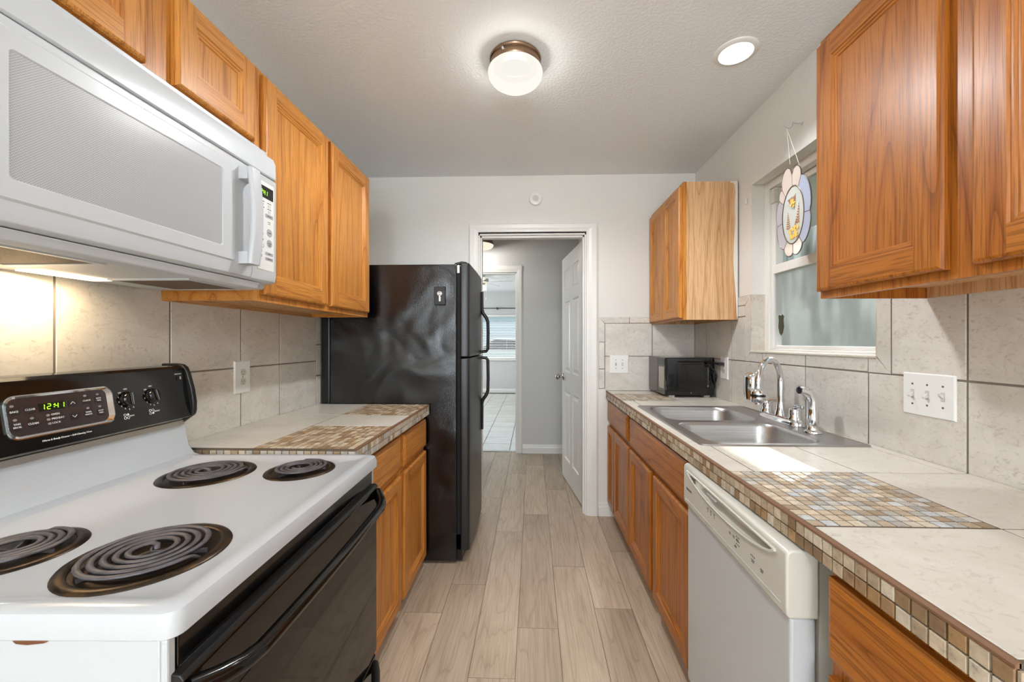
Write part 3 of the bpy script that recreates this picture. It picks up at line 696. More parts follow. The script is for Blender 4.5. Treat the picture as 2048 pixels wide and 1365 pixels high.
def counter(name, label, x_front, x_back, y0, y1, ztop, tiles_, inlays, hole, out, pal_edge, pal_in, near_end):
    t = thing(name, label, 'countertop', ((x_front+x_back)/2, (y0+y1)/2, ztop-0.056), 'tiled countertops')
    lo, hi = sorted((x_front-out*0.004, x_back))
    rs = [(lo, hi, y0, y1)]
    if hole: rs = cut(rs, hole)
    m = M()
    for a0, a1, b0, b1 in rs: m.box(a0, a1, b0, b1, ztop-0.056, ztop-0.0012)
    obj('grout_bed', m, grout_brown, t, doubles=True)
    m = M()
    for r_ in tiles_:
        q = [r_]
        if hole: q = cut(q, hole)
        tt = [0.96+0.06*random.random()]*3
        for a0, a1, b0, b1 in q:
            g = 0.002; L = [[(a0+g+i_, b0+g+i_, z_), (a1-g-i_, b0+g+i_, z_), (a1-g-i_, b1-g-i_, z_), (a0+g+i_, b1-g-i_, z_)] for i_, z_ in ((0, ztop-0.006), (0, ztop-0.001), (0.001, ztop))]
            n0 = len(m.bm.faces); m.loft(L, 0, (False, True)); m.bm.faces.ensure_lookup_table()
            for f_ in list(m.bm.faces)[n0:]: m.tint(f_, tt)
    obj('tile_top', m, tile_top, t)
    for a0, a1, b0, b1, nu, nv in inlays:
        m = M(); mosaic_patch(m, (a0, b0, ztop-0.0022), (1, 0, 0), (0, 1, 0), (0, 0, 1), nu, nv, (a1-a0)/nu, (b1-b0)/nv, pal_in, 0.0034, 0.0024)
        o = obj('mosaic_inlay', m, mosaic, t)
    m = M(); ny = int(round((y1-y0)/0.0245))
    mosaic_patch(m, (x_front-out*0.004, y0, ztop-0.056), (0, 1, 0), (0, 0, 1), (out, 0, 0), ny, 2, (y1-y0)/ny, 0.0245, pal_edge, 0.0030, 0.004)
    if near_end:
        a0, a1 = sorted((x_front, x_back)); nx = int(round((a1-a0)/0.0245))
        mosaic_patch(m, (a0, y0-0.0002, ztop-0.056), (1, 0, 0), (0, 0, 1), (0, -1, 0), nx, 2, (a1-a0)/nx, 0.0245, pal_edge, 0.0030, 0.004)
    obj('mosaic_edge', m, mosaic, t)
    m = M(); x0 = x_front-out*0.004
    m.prism([(x0, ztop-0.007), (x_front+out*0.001, ztop-0.007), (x_front+out*0.0005, ztop-0.0035), (x_front-out*0.003, ztop-0.0002), (x_front-out*0.006, ztop-0.0002), (x_front-out*0.006, ztop-0.007)], 'y', y0, y1)
    obj('edge_strip', m, edge_brown, t)
    return t
edge_brown = simple('brown_edge_strip', srgb(126, 90, 64), 0.6, bump=0.5, bscale=120)
SH = (0.600, 1.120, 1.388, 2.176)
cyl = [0.457, 0.777, 1.10, 1.415, 1.75, 2.08, 2.40, 2.73, 2.892]
tl = []
for i in range(8):
    if i not in (1, 6): tl.append((0.534, 0.878, cyl[i], cyl[i+1]))
    tl.append((0.878, XR-0.007, cyl[i], cyl[i+1]))
counter('countertop', 'long tiled countertop holding the double-bowl steel sink', 0.527, XR-0.006, 0.453, 2.893, 0.900, tl, [(0.534, 0.876, 0.780, 1.098, 13, 13), (0.534, 0.876, 2.403, 2.728, 13, 13)], SH, -1, PALB+PAL[:4], PALG, True)
tl = [(-1.213, -0.92, 1.292, 1.645), (-1.213, -0.92, 1.645, 1.89), (-1.213, -0.92, 1.89, 2.226), (-0.92, -0.584, 1.645, 1.89)]
counter('countertop', 'short tiled countertop between the stove and the black fridge', -0.578, XL+0.007, 1.291, 2.227, 0.900, tl, [(-0.919, -0.585, 1.294, 1.643, 14, 14), (-0.919, -0.585, 1.892, 2.225, 14, 13)], None, 1, PAL+PAL[6:], PALB, True)

# ------------------------------------------------------------------ sink, faucet, sprayer
t = thing('sink', 'double-bowl stainless steel sink set into the countertop under the window', 'sink', (0.85, 1.78, 0.9))
X0, X1, Y0, Y1, ZS = 0.567, 1.135, 1.363, 2.200, 0.9045
bowls = [(0.612, 1.015, 1.398, 1.752), (0.612, 1.015, 1.792, 2.150)]
m = M()
hl = [[(x, y, ZS-0.001) for x, y in rrect(a, b, c_, d_, 0.065, 8)] for a, b, c_, d_ in bowls]
outer = rrect(X0+0.012, X1-0.012, Y0+0.012, Y1-0.012, 0.008, 3)
m.fill([[(x, y, ZS-0.001) for x, y in outer]]+hl)
L = []
for ins, z in ((0.012, ZS-0.001), (0.009, ZS+0.0015), (0.003, ZS+0.001), (0.0, ZS-0.0042)):
    L.append([(x, y, z) for x, y in rrect(X0+ins, X1-ins, Y0+ins, Y1-ins, max(0.008, 0.02-ins), 3)])
m.loft(L, 0, (False, False))
obj('sink_deck', m, steel, t, doubles=True, smooth=35)
for a, b, c_, d_ in bowls:
    m = M(); L = []
    for ins, z in ((0, ZS-0.001), (0.004, ZS-0.006), (0.008, ZS-0.02), (0.018, ZS-0.13), (0.03, ZS-0.155), (0.055, ZS-0.165), (0.12, ZS-0.168)):
        L.append([(x, y, z) for x, y in rrect(a+ins, b-ins, c_+ins, d_-ins, max(0.065-ins*0.25, 0.03), 8)])
    m.loft(L, 0, (False, True))
    bw = obj('bowl', m, steel, t, smooth=60)
    m = M(); m.lathe([(0.001, 0.004), (0.03, 0.004), (0.042, 0.003), (0.045, 0.0)], ((a+b)/2, (c_+d_)/2, ZS-0.168), 24); obj('drain', m, chrome, bw, smooth=40)
t = thing('faucet', 'chrome gooseneck faucet with a filter on its spout behind the sink', 'faucet', (1.085, 1.787, 0.9045))
zf = ZS
m = M(); L = []
for ins, z in ((0, 0), (0, 0.012), (0.006, 0.022), (0.012, 0.026)): L.append([(x, y, zf+z) for x, y in rrect(1.057+ins, 1.115-ins, 1.652+ins, 1.922-ins, 0.0285-ins, 6)])
m.loft(L); obj('base_plate', m, chrome, t, smooth=40)
m = M(); B = Vector((1.088, 1.790, zf+0.024)); tip = Vector((0.925, 1.672, 1.048))
m.dirlathe([(0.024, 0), (0.023, 0.01), (0.017, 0.028), (0.0145, 0.06)], B, (0, 0, 1))
pts = [B+Vector((0, 0, 0.05)), B+Vector((0, 0, 0.10))]
hd = Vector((tip.x-B.x, tip.y-B.y, 0)); R_ = hd.length/2; hd.normalize(); topz = 1.176-R_
pts.append(Vector((B.x, B.y, topz)))
for i in range(1, 16):
    a = PI*i/16; pts.append(Vector((B.x, B.y, topz))+hd*(R_-R_*math.cos(a))+Vector((0, 0, R_*math.sin(a))))
pts += [Vector((tip.x, tip.y, topz)), tip]
m.tube(pts, [0.0135]*3+[0.0125]*(len(pts)-3), 14); obj('spout', m, chrome, t, smooth=60)
m = M(); tp = tip
m.lathe([(0.016, 0.012), (0.021, 0.006), (0.026, 0.0), (0.027, -0.012), (0.024, -0.016), (0.027, -0.018), (0.027, -0.040), (0.024, -0.046), (0.012, -0.048), (0.012, -0.053)], tp, 24)
fc = tp+Vector((0.022, 0.070, -0.012))
m.lathe([(0.028, -0.033), (0.036, -0.028), (0.038, 0.0), (0.038, 0.06), (0.034, 0.074), (0.020, 0.084), (0.002, 0.086)], fc, 28)
m.tube([tp+Vector((0, 0, -0.016)), fc+Vector((0, 0, -0.004))], 0.018, 12)
o = obj('water_filter', m, chrome, t, smooth=40)
m = M(); m.lathe([(0.0275, -0.014), (0.0275, -0.022)], tp, 24); obj('filter_band', m, black_plastic, o)
for yy, dy in ((1.887, 0.4), (1.690, -1.0)):
    m = M(); hc = (1.086, yy, zf+0.024)
    m.lathe([(0.027, 0), (0.027, 0.006), (0.022, 0.014), (0.023, 0.03), (0.022, 0.044), (0.014, 0.052), (0.001, 0.054)], hc, 22)
    d = Vector((-0.25, dy, 0)).normalized(); c0 = Vector(hc)+Vector((0, 0, 0.04))
    if dy > 0: d = Vector((0.5, -0.75, 0)).normalized()
    m.tube([c0, c0+d*0.02+Vector((0, 0, 0.016)), c0+d*0.045+Vector((0, 0, 0.02)), c0+d*0.075+Vector((0, 0, 0.021))], [0.013, 0.012, 0.009, 0.007], 12)
    obj('handle', m, chrome, t, smooth=50)
t = thing('side_sprayer', 'chrome side sprayer standing at the near end of the sink', 'sprayer', (1.070, 1.563, ZS))
m = M(); m.lathe([(0.030, 0), (0.029, 0.005), (0.018, 0.010), (0.016, 0.026), (0.014, 0.028)], (1.070, 1.563, ZS), 24); obj('sprayer_base', m, chrome, t, smooth=40)
m = M(); s0 = Vector((1.070, 1.563, ZS))
m.tube([s0+Vector(q) for q in ((0, 0, 0.022), (0, 0, 0.034), (0.001, 0, 0.05), (0.002, 0, 0.085), (0.001, 0, 0.115), (-0.004, 0, 0.135), (-0.018, -0.002, 0.152), (-0.040, -0.005, 0.160), (-0.054, -0.007, 0.162))], [0.013, 0.018, 0.020, 0.018, 0.019, 0.021, 0.020, 0.0165, 0.014], 18)
o = obj('spray_head', m, chrome, t, smooth=60)
m = M(); m.dirlathe([(0.012, 0), (0.012, 0.003), (0.008, 0.003), (0.007, 0.001)], s0+Vector((-0.0535, -0.007, 0.1619)), (-1, -0.14, 0.1)); obj('nozzle', m, black_plastic, o)

# ------------------------------------------------------------------ stove
RC = (-0.84, 0.890, 0)
t = thing('kitchen_range', 'white freestanding coil-burner electric range with a black oven door', 'stove', RC)
y0, y1 = 0.508, 1.272
m = M(); m.box(-1.18, -0.512, y0+0.006, y1-0.006, 0.03, 0.848); m.box(-0.5121, -0.502, y0+0.006, y0+0.020, 0.06, 0.848); m.box(-0.5121, -0.502, y1-0.020, y1-0.006, 0.06, 0.848); obj('body', m, white_enamel, t, bevel=0.003)
m = M()
def rl(ins, z, r=0.02): return [(x, y, z) for x, y in rrect(-1.185+ins*0.2, -0.487-ins, y0+ins, y1-ins, max(r, 0.006), 5)]
m.loft([rl(0.006, 0.846), rl(0, 0.852), rl(0, 0.874, 0.022), rl(0.004, 0.884, 0.022), rl(0.012, 0.8885, 0.02), rl(0.030, 0.8885, 0.018), rl(0.040, 0.884, 0.018)], 0, (True, False))
BUR = [(-0.893, 1.083, 0.113), (-0.655, 1.115, 0.091), (-0.662, 0.662, 0.115), (-0.905, 0.668, 0.092)]
m.fill([rl(0.040, 0.884, 0.018)]+[[(cx+(r_-0.012)*math.cos(2*PI*i/40), cy+(r_-0.012)*math.sin(2*PI*i/40), 0.884) for i in range(40)] for cx, cy, r_ in BUR])
# riser up to the console
m.prism([(-1.06, 0.8838), (-1.085, 0.892), (-1.103, 0.915), (-1.112, 0.95), (-1.116, 0.995), (-1.185, 0.995), (-1.185, 0.8838)], 'y', y0+0.006, y1-0.002)
obj('cooktop', m, white_enamel, t, doubles=True, smooth=32)
for cx, cy, r_ in BUR:
    big = r_ > 0.1
    m = M(); ro = r_
    m.lathe([(ro, 0.0), (ro-0.002, 0.003), (ro-0.014, 0.0045), (ro-0.018, 0.002), (ro-0.024, -0.012), (ro-0.05, -0.022), (0.02, -0.024), (0.001, -0.024)], (cx, cy, 0.8842), 48, mi=0)
    m.bm.faces.ensure_lookup_table()
    for f_ in m.bm.faces:
        if f_.calc_center_median().z < 0.8835: f_.material_index = 1
    b = obj('burner', m, [drip, dark_void], t, smooth=50)
    m = M(); turns = 4.6 if big else 3.6; ro = r_-0.024; ri = 0.024; pts = []; n_ = int(turns*30); rot = random.random()*6
    if big and cx > -0.8: rot = 2.2
    for i in range(n_+1):
        f_ = i/n_; a = rot+turns*2*PI*f_; rr = ri+(ro-ri)*f_; pts.append((cx+rr*math.cos(a), cy+rr*math.sin(a), 0.8955))
    a = rot+turns*2*PI+0.10; pts += [(cx+ro*math.cos(a), cy+ro*math.sin(a), 0.893), (cx+ro*math.cos(a+0.1), cy+ro*math.sin(a+0.1), 0.886), (cx+(ro-0.004)*math.cos(a+0.16), cy+(ro-0.004)*math.sin(a+0.16), 0.876)]
    a = rot-0.5; pts = [(cx+0.010*math.cos(a-0.4), cy+0.010*math.sin(a-0.4), 0.888), (cx+0.017*math.cos(a+0.1), cy+0.017*math.sin(a+0.1), 0.894)]+pts
    m.tube(pts, 0.0048, 8, flat=(0, 0, 1)); obj('coil', m, coil_metal, b, smooth='all')
    m = M()
    for k in range(3):
        a = rot+2*PI*k/3; u = Vector((math.cos(a), math.sin(a), 0)); m.obox(Vector((cx, cy, 0.8865))+u*(ro*0.5), u, u.cross(Vector((0, 0, 1))), (0, 0, 1), ro*0.5, 0.0015, 0.0045)
    obj('coil_support', m, coil_metal, b)
# console
A = Vector((-1.110, 0, 1.165)); Bq = Vector((-1.086, 0, 1.02)); vv = (A-Bq).normalized(); nn = Vector((vv.z, 0, -vv.x))
def PP(y, z, n=0.0):
    k = (z-Bq.z)/vv.z; q = Bq+vv*k+nn*n; return Vector((q.x, y, q.z))
m = M()
front = [(PP(0, 1.015).x, 1.013), (PP(0, 1.03).x, 1.03), (PP(0, 1.10).x, 1.10), (PP(0, 1.15).x, 1.15), (-1.112, 1.166), (-1.120, 1.173), (-1.135, 1.175), (-1.183, 1.175), (-1.183, 0.99), (-1.128, 0.990), (-1.122, 1.0), (-1.104, 1.004)]
m.prism(front, 'y', y0+0.01, y1-0.01); con = obj('control_panel', m, black_gloss, t, smooth=30)
cap = [(-1.183, 0.985), (-1.124, 0.986), (-1.104, 1.000), (-1.082, 1.016), (-1.078, 1.03), (-1.078, 1.058), (-1.084, 1.098), (-1.098, 1.150), (-1.106, 1.169), (-1.118, 1.178), (-1.138, 1.181), (-1.183, 1.181)]
for a, b in ((y1-0.013, y1+0.002), (y0-0.002, y0+0.013)):
    m = M(); m.prism(cap, 'y', a, b); obj('end_cap', m, black_plastic, con, bevel=0.003, smooth=40)
m = M(); m.box(-1.128, -1.112, y0+0.012, y1-0.012, 0.985, 1.0); obj('vent_strip', m, silver_line, con)
# display bezel
m = M()
def onp(poly, n): return [PP(a, b, n) for a, b in poly]
m.loft([onp(rrect(0.800, 1.024, 1.041, 1.135, 0.022, 6), 0.0), onp(rrect(0.800, 1.024, 1.041, 1.135, 0.022, 6), 0.003), onp(rrect(0.8025, 1.0215, 1.0435, 1.1325, 0.020, 6), 0.0035), onp(rrect(0.808, 1.006, 1.049, 1.128, 0.017, 6), 0.0012)], 0, (False, False))
bz = obj('display_bezel', m, chrome, con)
m = M(); m.loft([onp(rrect(0.806, 1.008, 1.047, 1.130, 0.017, 6), 0.0), onp(rrect(0.806, 1.008, 1.047, 1.130, 0.017, 6), 0.0016)], 0, (False, True)); obj('display_face', m, smoke_panel, con)
Uy = Vector((0, 1, 0))
for a, b, w_, h_ in ((0.818, 1.101, 0.0085, 0.0075), (0.820, 1.071, 0.0085, 0.0085), (0.846, 1.102, 0.0085, 0.0075), (0.848, 1.071, 0.0085, 0.0075), (0.929, 1.104, 0.009, 0.0085), (0.930, 1.073, 0.009, 0.0085), (0.960, 1.105, 0.0085, 0.0075), (0.960, 1.074, 0.0085, 0.0085), (0.988, 1.104, 0.0085, 0.008), (0.989, 1.073, 0.0085, 0.008)):
    m = M(); m.loft([onp(rrect(a-w_, a+w_, b-h_, b+h_, 0.003, 3), n) for n in (0.0015, 0.0026)], 0, (False, True)); obj('touch_pad', m, button_dark, con)
for a, b in ((0.816, 1.1135), (0.818, 1.084), (0.847, 1.083), (0.877, 1.084), (0.877, 1.0745), (0.878, 1.065), (0.958, 1.117), (0.9605, 1.0865), (0.987, 1.117), (0.988, 1.0865)):
    m = M(); m.loft([[PP(a+0.0034*math.cos(2*PI*i/12), b+0.0026*math.sin(2*PI*i/12), n) for i in range(12)] for n in (0.0015, 0.0028)], 0, (False, True)); obj('indicator_lamp', m, led_grey, con)
m = M(); m.loft([onp([(0.862, 1.0945), (0.9135, 1.0945), (0.9135, 1.1115), (0.862, 1.1115)], n) for n in (0.0014, 0.0022)], 0, (False, True)); obj('clock_window', m, led_back, con)
SEG = {'0': 'abcdef', '1': 'bc', '2': 'abged', '3': 'abgcd', '4': 'fgbc', '5': 'afgcd', '6': 'afgedc', '7': 'abc', '8': 'abcdefg', '9': 'abcdfg'}
def digits(m, txt, o, u, v, n, w, h_, pitch, th=0.0013):
    o, u, v, n = map(Vector, (o, u, v, n)); x = 0
    for ch in txt:
        if ch == ':':
            for q in (0.28, 0.72): m.obox(o+u*(x-pitch*0.15)+v*(h_*(q-0.5)), u, v, n, th*0.7, th*0.7, 0.0002)
            x += pitch*0.25; continue
        for s_ in SEG[ch]:
            cx, cy, hz = {'a': (0, 0.5, 1), 'g': (0, 0, 1), 'd': (0, -0.5, 1), 'b': (0.5, 0.25, 0), 'c': (0.5, -0.25, 0), 'f': (-0.5, 0.25, 0), 'e': (-0.5, -0.25, 0)}[s_]
            sl = 0.12*h_*cy
            cc = o+u*(x+w*cx+sl)+v*(h_*cy)
            if hz: m.obox(cc, u, v, n, w*0.42, th/2, 0.0002)
            else: m.obox(cc, (u+Vector((0, 0, 0))), v, n, th/2, h_*0.21, 0.0002)
        x += pitch
m = M(); digits(m, '12:41', PP(0.8695, 1.1035, 0.0026), Uy, vv, nn, 0.0062, 0.0115, 0.0118, 0.0014); o = obj('clock_digits', m, led_green, con); o['label'] = 'green clock digits'
m = M(); TX = lambda s_, a, b, sz=0.0062, **k: m.text(s_, sz, PP(a, b, 0.0029), Uy, vv, nn, **k)
TX('BAKE', 0.818, 1.101); TX('VARI', 0.820, 1.0745, 0.0056); TX('BROIL', 0.820, 1.068, 0.0056); TX('CLEAR', 0.846, 1.102); TX('CLEAN', 0.848, 1.071)
TX('OVEN', 0.8825, 1.0842, align='LEFT'); TX('PREHEAT', 0.8825, 1.0747, align='LEFT'); TX('LOCK', 0.8825, 1.0652, align='LEFT')
TX('CLOCK', 0.960, 1.105, 0.0055); TX('BAKE', 0.988, 1.1072, 0.005); TX('TIME', 0.988, 1.1017, 0.005); TX('TIMER', 0.960, 1.0768, 0.005); TX('ON/OFF', 0.960, 1.0712, 0.0046); TX('STOP', 0.989, 1.0762, 0.005); TX('TIME', 0.989, 1.0706, 0.005)
for b, s_ in ((1.104, 1), (1.073, -1)):
    m.tube([PP(0.9245, b-0.002*s_, 0.0029), PP(0.9293, b+0.003*s_, 0.0029), PP(0.934, b-0.002*s_, 0.0029)], 0.0006, 5)
T0 = lambda s_, a, b, sz, **k: m.text(s_, sz, PP(a, b, 0.0004), Uy, vv, nn, **k)
T0('Warm & Ready Drawer \u2022 Self-Cleaning Oven', 0.911, 1.0295, 0.0056, shear=0.25, bold=0.00008)
for kx, lab in ((1.071, 'REAR'), (1.144, 'FRONT')):
    T0('OFF', kx-0.010, 1.1215, 0.0058); T0('LO', kx-0.0265, 1.1135, 0.0058)
    for s_, a, b in (('1', -0.0318, 1.102), ('2', -0.032, 1.0895), ('3', -0.0268, 1.0775), ('4', -0.0178, 1.0695), ('5', -0.0068, 1.0665), ('6', 0.0052, 1.0705)): T0(s_, kx+a, b, 0.0058)
    T0(lab, kx-0.0095 if lab == 'REAR' else kx-0.010, 1.0485, 0.0056, align='LEFT')
    for i, (da, db) in enumerate(((-0.0042, 0.0042), (0.0042, 0.0042), (-0.0042, -0.0042), (0.0042, -0.0042))):
        ca, cb = kx-0.0175+da, 1.049+db; full = (lab == 'REAR' and i == 1) or (lab == 'FRONT' and i == 3)
        pts = [PP(ca+0.0032*math.cos(2*PI*k/12), cb+0.0032*math.sin(2*PI*k/12), 0.0005) for k in range(12)]
        if full: m.face(pts)
        else: m.tube(pts, 0.0006, 4, closed=True)
T0('OVEN LIGHT', 1.233, 1.149, 0.0042)
obj('lettering', m, print_white, con)
m = M(); m.loft([onp([(1.2255, 1.130), (1.241, 1.130), (1.241, 1.1425), (1.2255, 1.1425)], n) for n in (0.0, 0.002)], 0, (False, True)); o = obj('light_switch', m, black_satin, con)
m = M(); m.loft([onp([(1.235, 1.132), (1.239, 1.132), (1.239, 1.141), (1.235, 1.141)], n) for n in (0.002, 0.004)], 0, (False, True)); obj('rocker', m, led_grey, o)
for kx in (0.600, 0.680, 1.062, 1.1355):
    m = M(); kc = PP(kx, 1.094); m.dirlathe([(0.0215, 0.0005), (0.021, 0.004), (0.0180, 0.006), (0.0170, 0.0115), (0.0150, 0.0135), (0.001, 0.014)], kc, nn, 28)
    k_ = obj('knob', m, black_gloss, con, smooth=40)
    ang = 0.0 if kx < 1.1 else 0.18
    m = M(); u_ = (Uy*math.cos(ang)+vv*math.sin(ang)); w_ = nn.cross(u_); m.obox(kc+nn*0.0135, u_, w_, nn, 0.0036, 0.0162, 0.0040); g = obj('knob_grip', m, black_satin, k_, bevel=0.0015)
    m = M(); m.obox(kc+nn*0.0177, u_, w_, nn, 0.0008, 0.0155, 0.0003); obj('pointer_line', m, silver_line, k_)
# front
m = M(); m.box(-0.53, -0.501, y0+0.022, y1-0.022, 0.797, 0.846); obj('front_panel', m, black_gloss, t, bevel=0.002)
m = M(); m.box(-0.545, -0.489, y0+0.012, y1-0.012, 0.262, 0.782); dv = obj('oven_door', m, black_glass, t, bevel=0.004)
m = M(); m.prism([(-0.535, 0.782), (-0.489, 0.782), (-0.484, 0.787), (-0.490, 0.795), (-0.506, 0.797), (-0.535, 0.797)], 'y', y0+0.012, y1-0.012); obj('door_top_rail', m, black_satin, dv, bevel=0.002)
m = M(); pts = []; rr = []
for i in range(25):
    f_ = i/24; yy = y0+0.020+(y1-y0-0.040)*f_; e = math.sin(PI*min(1, min(f_, 1-f_)/0.13)/2)
    bow = math.sin(PI*f_); pts.append((-0.486+0.040*e+0.006*bow, yy, 0.768-0.010*e-0.004*bow)); rr.append(0.013+0.004*(1-e))
m.tube(pts, rr, 12); obj('handle', m, black_gloss, dv, smooth=60)
m = M(); m.box(-0.4895, -0.4880, y0+0.10, y1-0.10, 0.33, 0.69); obj('door_window', m, black_glass, dv)
m = M(); m.box(-0.545, -0.492, y0+0.012, y1-0.012, 0.085, 0.250); dd = obj('warming_drawer', m, black_gloss, t, bevel=0.004)
m = M(); pts = [(-0.492+0.034*math.sin(PI*min(1, min(i/20, 1-i/20)/0.15)/2), y0+0.025+(y1-y0-0.05)*i/20, 0.225) for i in range(21)]; m.tube(pts, 0.013, 12); obj('handle', m, black_plastic, dd, smooth=60)
m = M(); m.box(-1.15, -0.55, y0+0.03, y1-0.03, 0.0, 0.034); obj('plinth', m, dark_void, t)
m = M(); m.prism([(-0.71, 0.8475), (-0.66, 0.8475), (-0.667, 0.8445), (-0.69, 0.842), (-0.705, 0.8435)], 'y', y0+0.0045, y0+0.0062); o = obj('rust_chip', m, simple('rust', srgb(110, 66, 40), 0.9), t)
t.rotation_euler = (0, 0, math.radians(1.6))

# ------------------------------------------------------------------ over-range microwave
t = thing('over_range_microwave', 'white over-range microwave with vent hood hung under the short cabinet', 'microwave', (-1.0, 0.885, 1.412))
y0, y1, zb, zt, xf = 0.498, 1.258, 1.434, 1.836, -0.822
m = M(); m.prism([(-1.205, 1.416), (-0.862, 1.416), (-0.855, 1.430), (-0.850, 1.434), (-0.850, zt+0.02), (-1.205, zt+0.026)], 'y', y0+0.004, y1-0.004); obj('housing', m, white_plastic, t, bevel=0.003)
m = M(); m.prism([(-0.852, 1.764), (xf-0.003, 1.764), (xf, 1.768), (xf-0.001, 1.815), (xf-0.008, 1.832), (xf-0.022, 1.840), (-0.852, 1.842)], 'y', y0, y1); obj('vent_grille', m, white_plastic, t, bevel=0.002, smooth=35)
yd = 1.148   # door / control split
m = M(); m.prism([(-0.852, zb), (xf-0.014, zb), (xf-0.004, zb+0.006), (xf, zb+0.022), (xf, 1.758), (xf-0.003, 1.761), (-0.852, 1.761)], 'y', y0, yd); dv = obj('door', m, white_plastic, t, bevel=0.0015, smooth=35)
m = M(); L = []   # slightly raised window surround with a recessed screen
for ins, n in ((0, 0.0), (0.004, 0.0035), (0.020, 0.0035)): L.append([(xf+n, a, b) for a, b in rrect(0.515+ins, 1.082-ins, 1.472+ins, 1.745-ins, 0.012, 4)])
L2 = [[(xf+n, a, b) for a, b in rrect(0.600+ins, 1.035-ins, 1.505+ins, 1.712-ins, 0.008, 4)] for ins, n in ((0, 0.0035), (0.003, 0.001))]
m.loft(L[:2], 0, (False, False)); m.fill([L[1], L2[0]]); m.loft(L2, 0, (False, False))
obj('window_surround', m, white_plastic, dv, doubles=True, smooth=30)
m = M(); m.face([(xf+0.0014, a, b) for a, b in rrect(0.602, 1.033, 1.507, 1.710, 0.008, 4)]); obj('screen', m, mw_screen, dv)
m = M(); pts = []; hy = 1.112
for i in range(17):
    f_ = i/16; e = 1.0; pts.append((xf+0.030+0.006*math.sin(PI*f_), hy+0.006*math.sin(PI*f_), 1.470+0.272*f_))
L = []
for i, p_ in enumerate(pts):
    L.append([(p_[0]+a, p_[1]+b, p_[2]) for a, b in rrect(-0.008, 0.008, -0.020, 0.020, 0.0065, 4)])
m.loft(L)
for z0 in (1.470, 1.708): m.box(xf-0.001, xf+0.026, hy-0.019, hy+0.019, z0, z0+0.034)
obj('handle', m, white_plastic, dv, smooth=40)
m = M(); m.prism([(-0.852, zb), (xf-0.014, zb), (xf-0.004, zb+0.006), (xf, zb+0.022), (xf, 1.758), (xf-0.003, 1.761), (-0.852, 1.761)], 'y', yd+0.0015, y1); cp = obj('control_panel', m, white_plastic, t, bevel=0.0015, smooth=35)
m = M(); m.loft([[(xf+n, a, b) for a, b in rrect(1.168+i_, 1.246-i_, 1.470+i_, 1.742-i_, 0.004, 3)] for i_, n in ((0, 0), (0.0012, 0.0014))], 0, (False, True)); obj('key_panel', m, plate_white, cp)
m = M(); m.box(xf+0.0012, xf+0.0022, 1.172, 1.240, 1.692, 1.728); obj('clock_window', m, led_back, cp)
m = M(); digits(m, '12:41', (xf+0.0026, 1.1765, 1.708), (0, 1, 0), (0, 0, 1), (1, 0, 0), 0.006, 0.014, 0.0098, 0.0014); o = obj('clock_digits', m, led_green, cp); o['label'] = 'green clock digits'
m = M(); Yv, Zv, Xv = (0, 1, 0), (0, 0, 1), (1, 0, 0)
def bar(a, b, w_, h_): m.box(xf+0.0014, xf+0.0018, a-w_/2, a+w_/2, b-h_/2, b+h_/2)
for a in (1.190, 1.222):
    for b in (1.680, 1.662):
        bar(a, b, 0.018, 0.0022); m.tube([(xf+0.0016, a+dy, b+dz-0.009) for dy, dz in ((-0.004, -0.003), (0.004, -0.003), (0.004, 0.003), (-0.004, 0.003))], 0.0005, 4, closed=True)
bar(1.186, 1.640, 0.008, 0.008); bar(1.190, 1.622, 0.010, 0.0018); bar(1.190, 1.617, 0.008, 0.0018); bar(1.222, 1.622, 0.012, 0.0018); bar(1.222, 1.617, 0.010, 0.0018)
for s_, b in (('3', 1.600), ('6', 1.581), ('9', 1.562)): m.text(s_, 0.009, (xf+0.0016, 1.193, b), Yv, Zv, Xv)
m.tube([(xf+0.0016, 1.192+0.005*math.cos(k), 1.543+0.005*math.sin(k)) for k in [2*PI*i/10 for i in range(10)]], 0.0005, 4, closed=True)
obj('key_legends', m, print_grey, cp)
for a, b, w_, h_ in ((1.222, 1.640, 0.036, 0.012), (1.222, 1.523, 0.036, 0.010), (1.222, 1.507, 0.036, 0.010), (1.184, 1.528, 0.010, 0.009), (1.184, 1.513, 0.010, 0.009)):
    m = M(); m.loft([[(xf+n, y_, z_) for y_, z_ in rrect(a-w_/2, a+w_/2, b-h_/2, b+h_/2, 0.003, 3)] for n in (0.0012, 0.0020)], 0, (False, True)); obj('key_pad', m, print_pale, cp)
for a, b in ((1.223, 1.589), (1.223, 1.556)): m = M(); m.lathe([(0.0125, 0.0012), (0.0120, 0.0022), (0.001, 0.0023)], (xf, a, b), 20, 'x'); obj('key_pad', m, print_pale, cp)
m = M()
for a, b, w_ in ((1.222, 1.640, 0.020), (1.222, 1.523, 0.014), (1.222, 1.507, 0.022), (1.223, 1.589, 0.014), (1.223, 1.556, 0.014), (1.223, 1.550, 0.010)): m.box(xf+0.0022, xf+0.0026, a-w_/2, a+w_/2, b-0.0014, b+0.0014)
obj('pad_legends', m, print_grey, cp)
m = M(); m.prism([(-0.860, 1.432), (-0.836, 1.432), (-0.846, 1.414), (-0.866, 1.410), (-0.875, 1.416)], 'y', y0+0.01, y1-0.055); obj('air_lip', m, white_plastic, t, bevel=0.003)
for a, b in ((0.56, 0.80), (1.02, 1.20)):
    m = M(); m.box(-1.10, -0.90, a, b, 1.4125, 1.4155); fl = obj('grease_filter', m, filter_mesh, t)
    m = M()
    for q in ((-1.11, -1.10, a-0.01, b+0.01), (-0.90, -0.89, a-0.01, b+0.01), (-1.10, -0.90, a-0.01, a), (-1.10, -0.90, b, b+0.01)): m.box(q[0], q[1], q[2], q[3], 1.411, 1.4158)
    obj('filter_frame', m, white_plastic, fl)
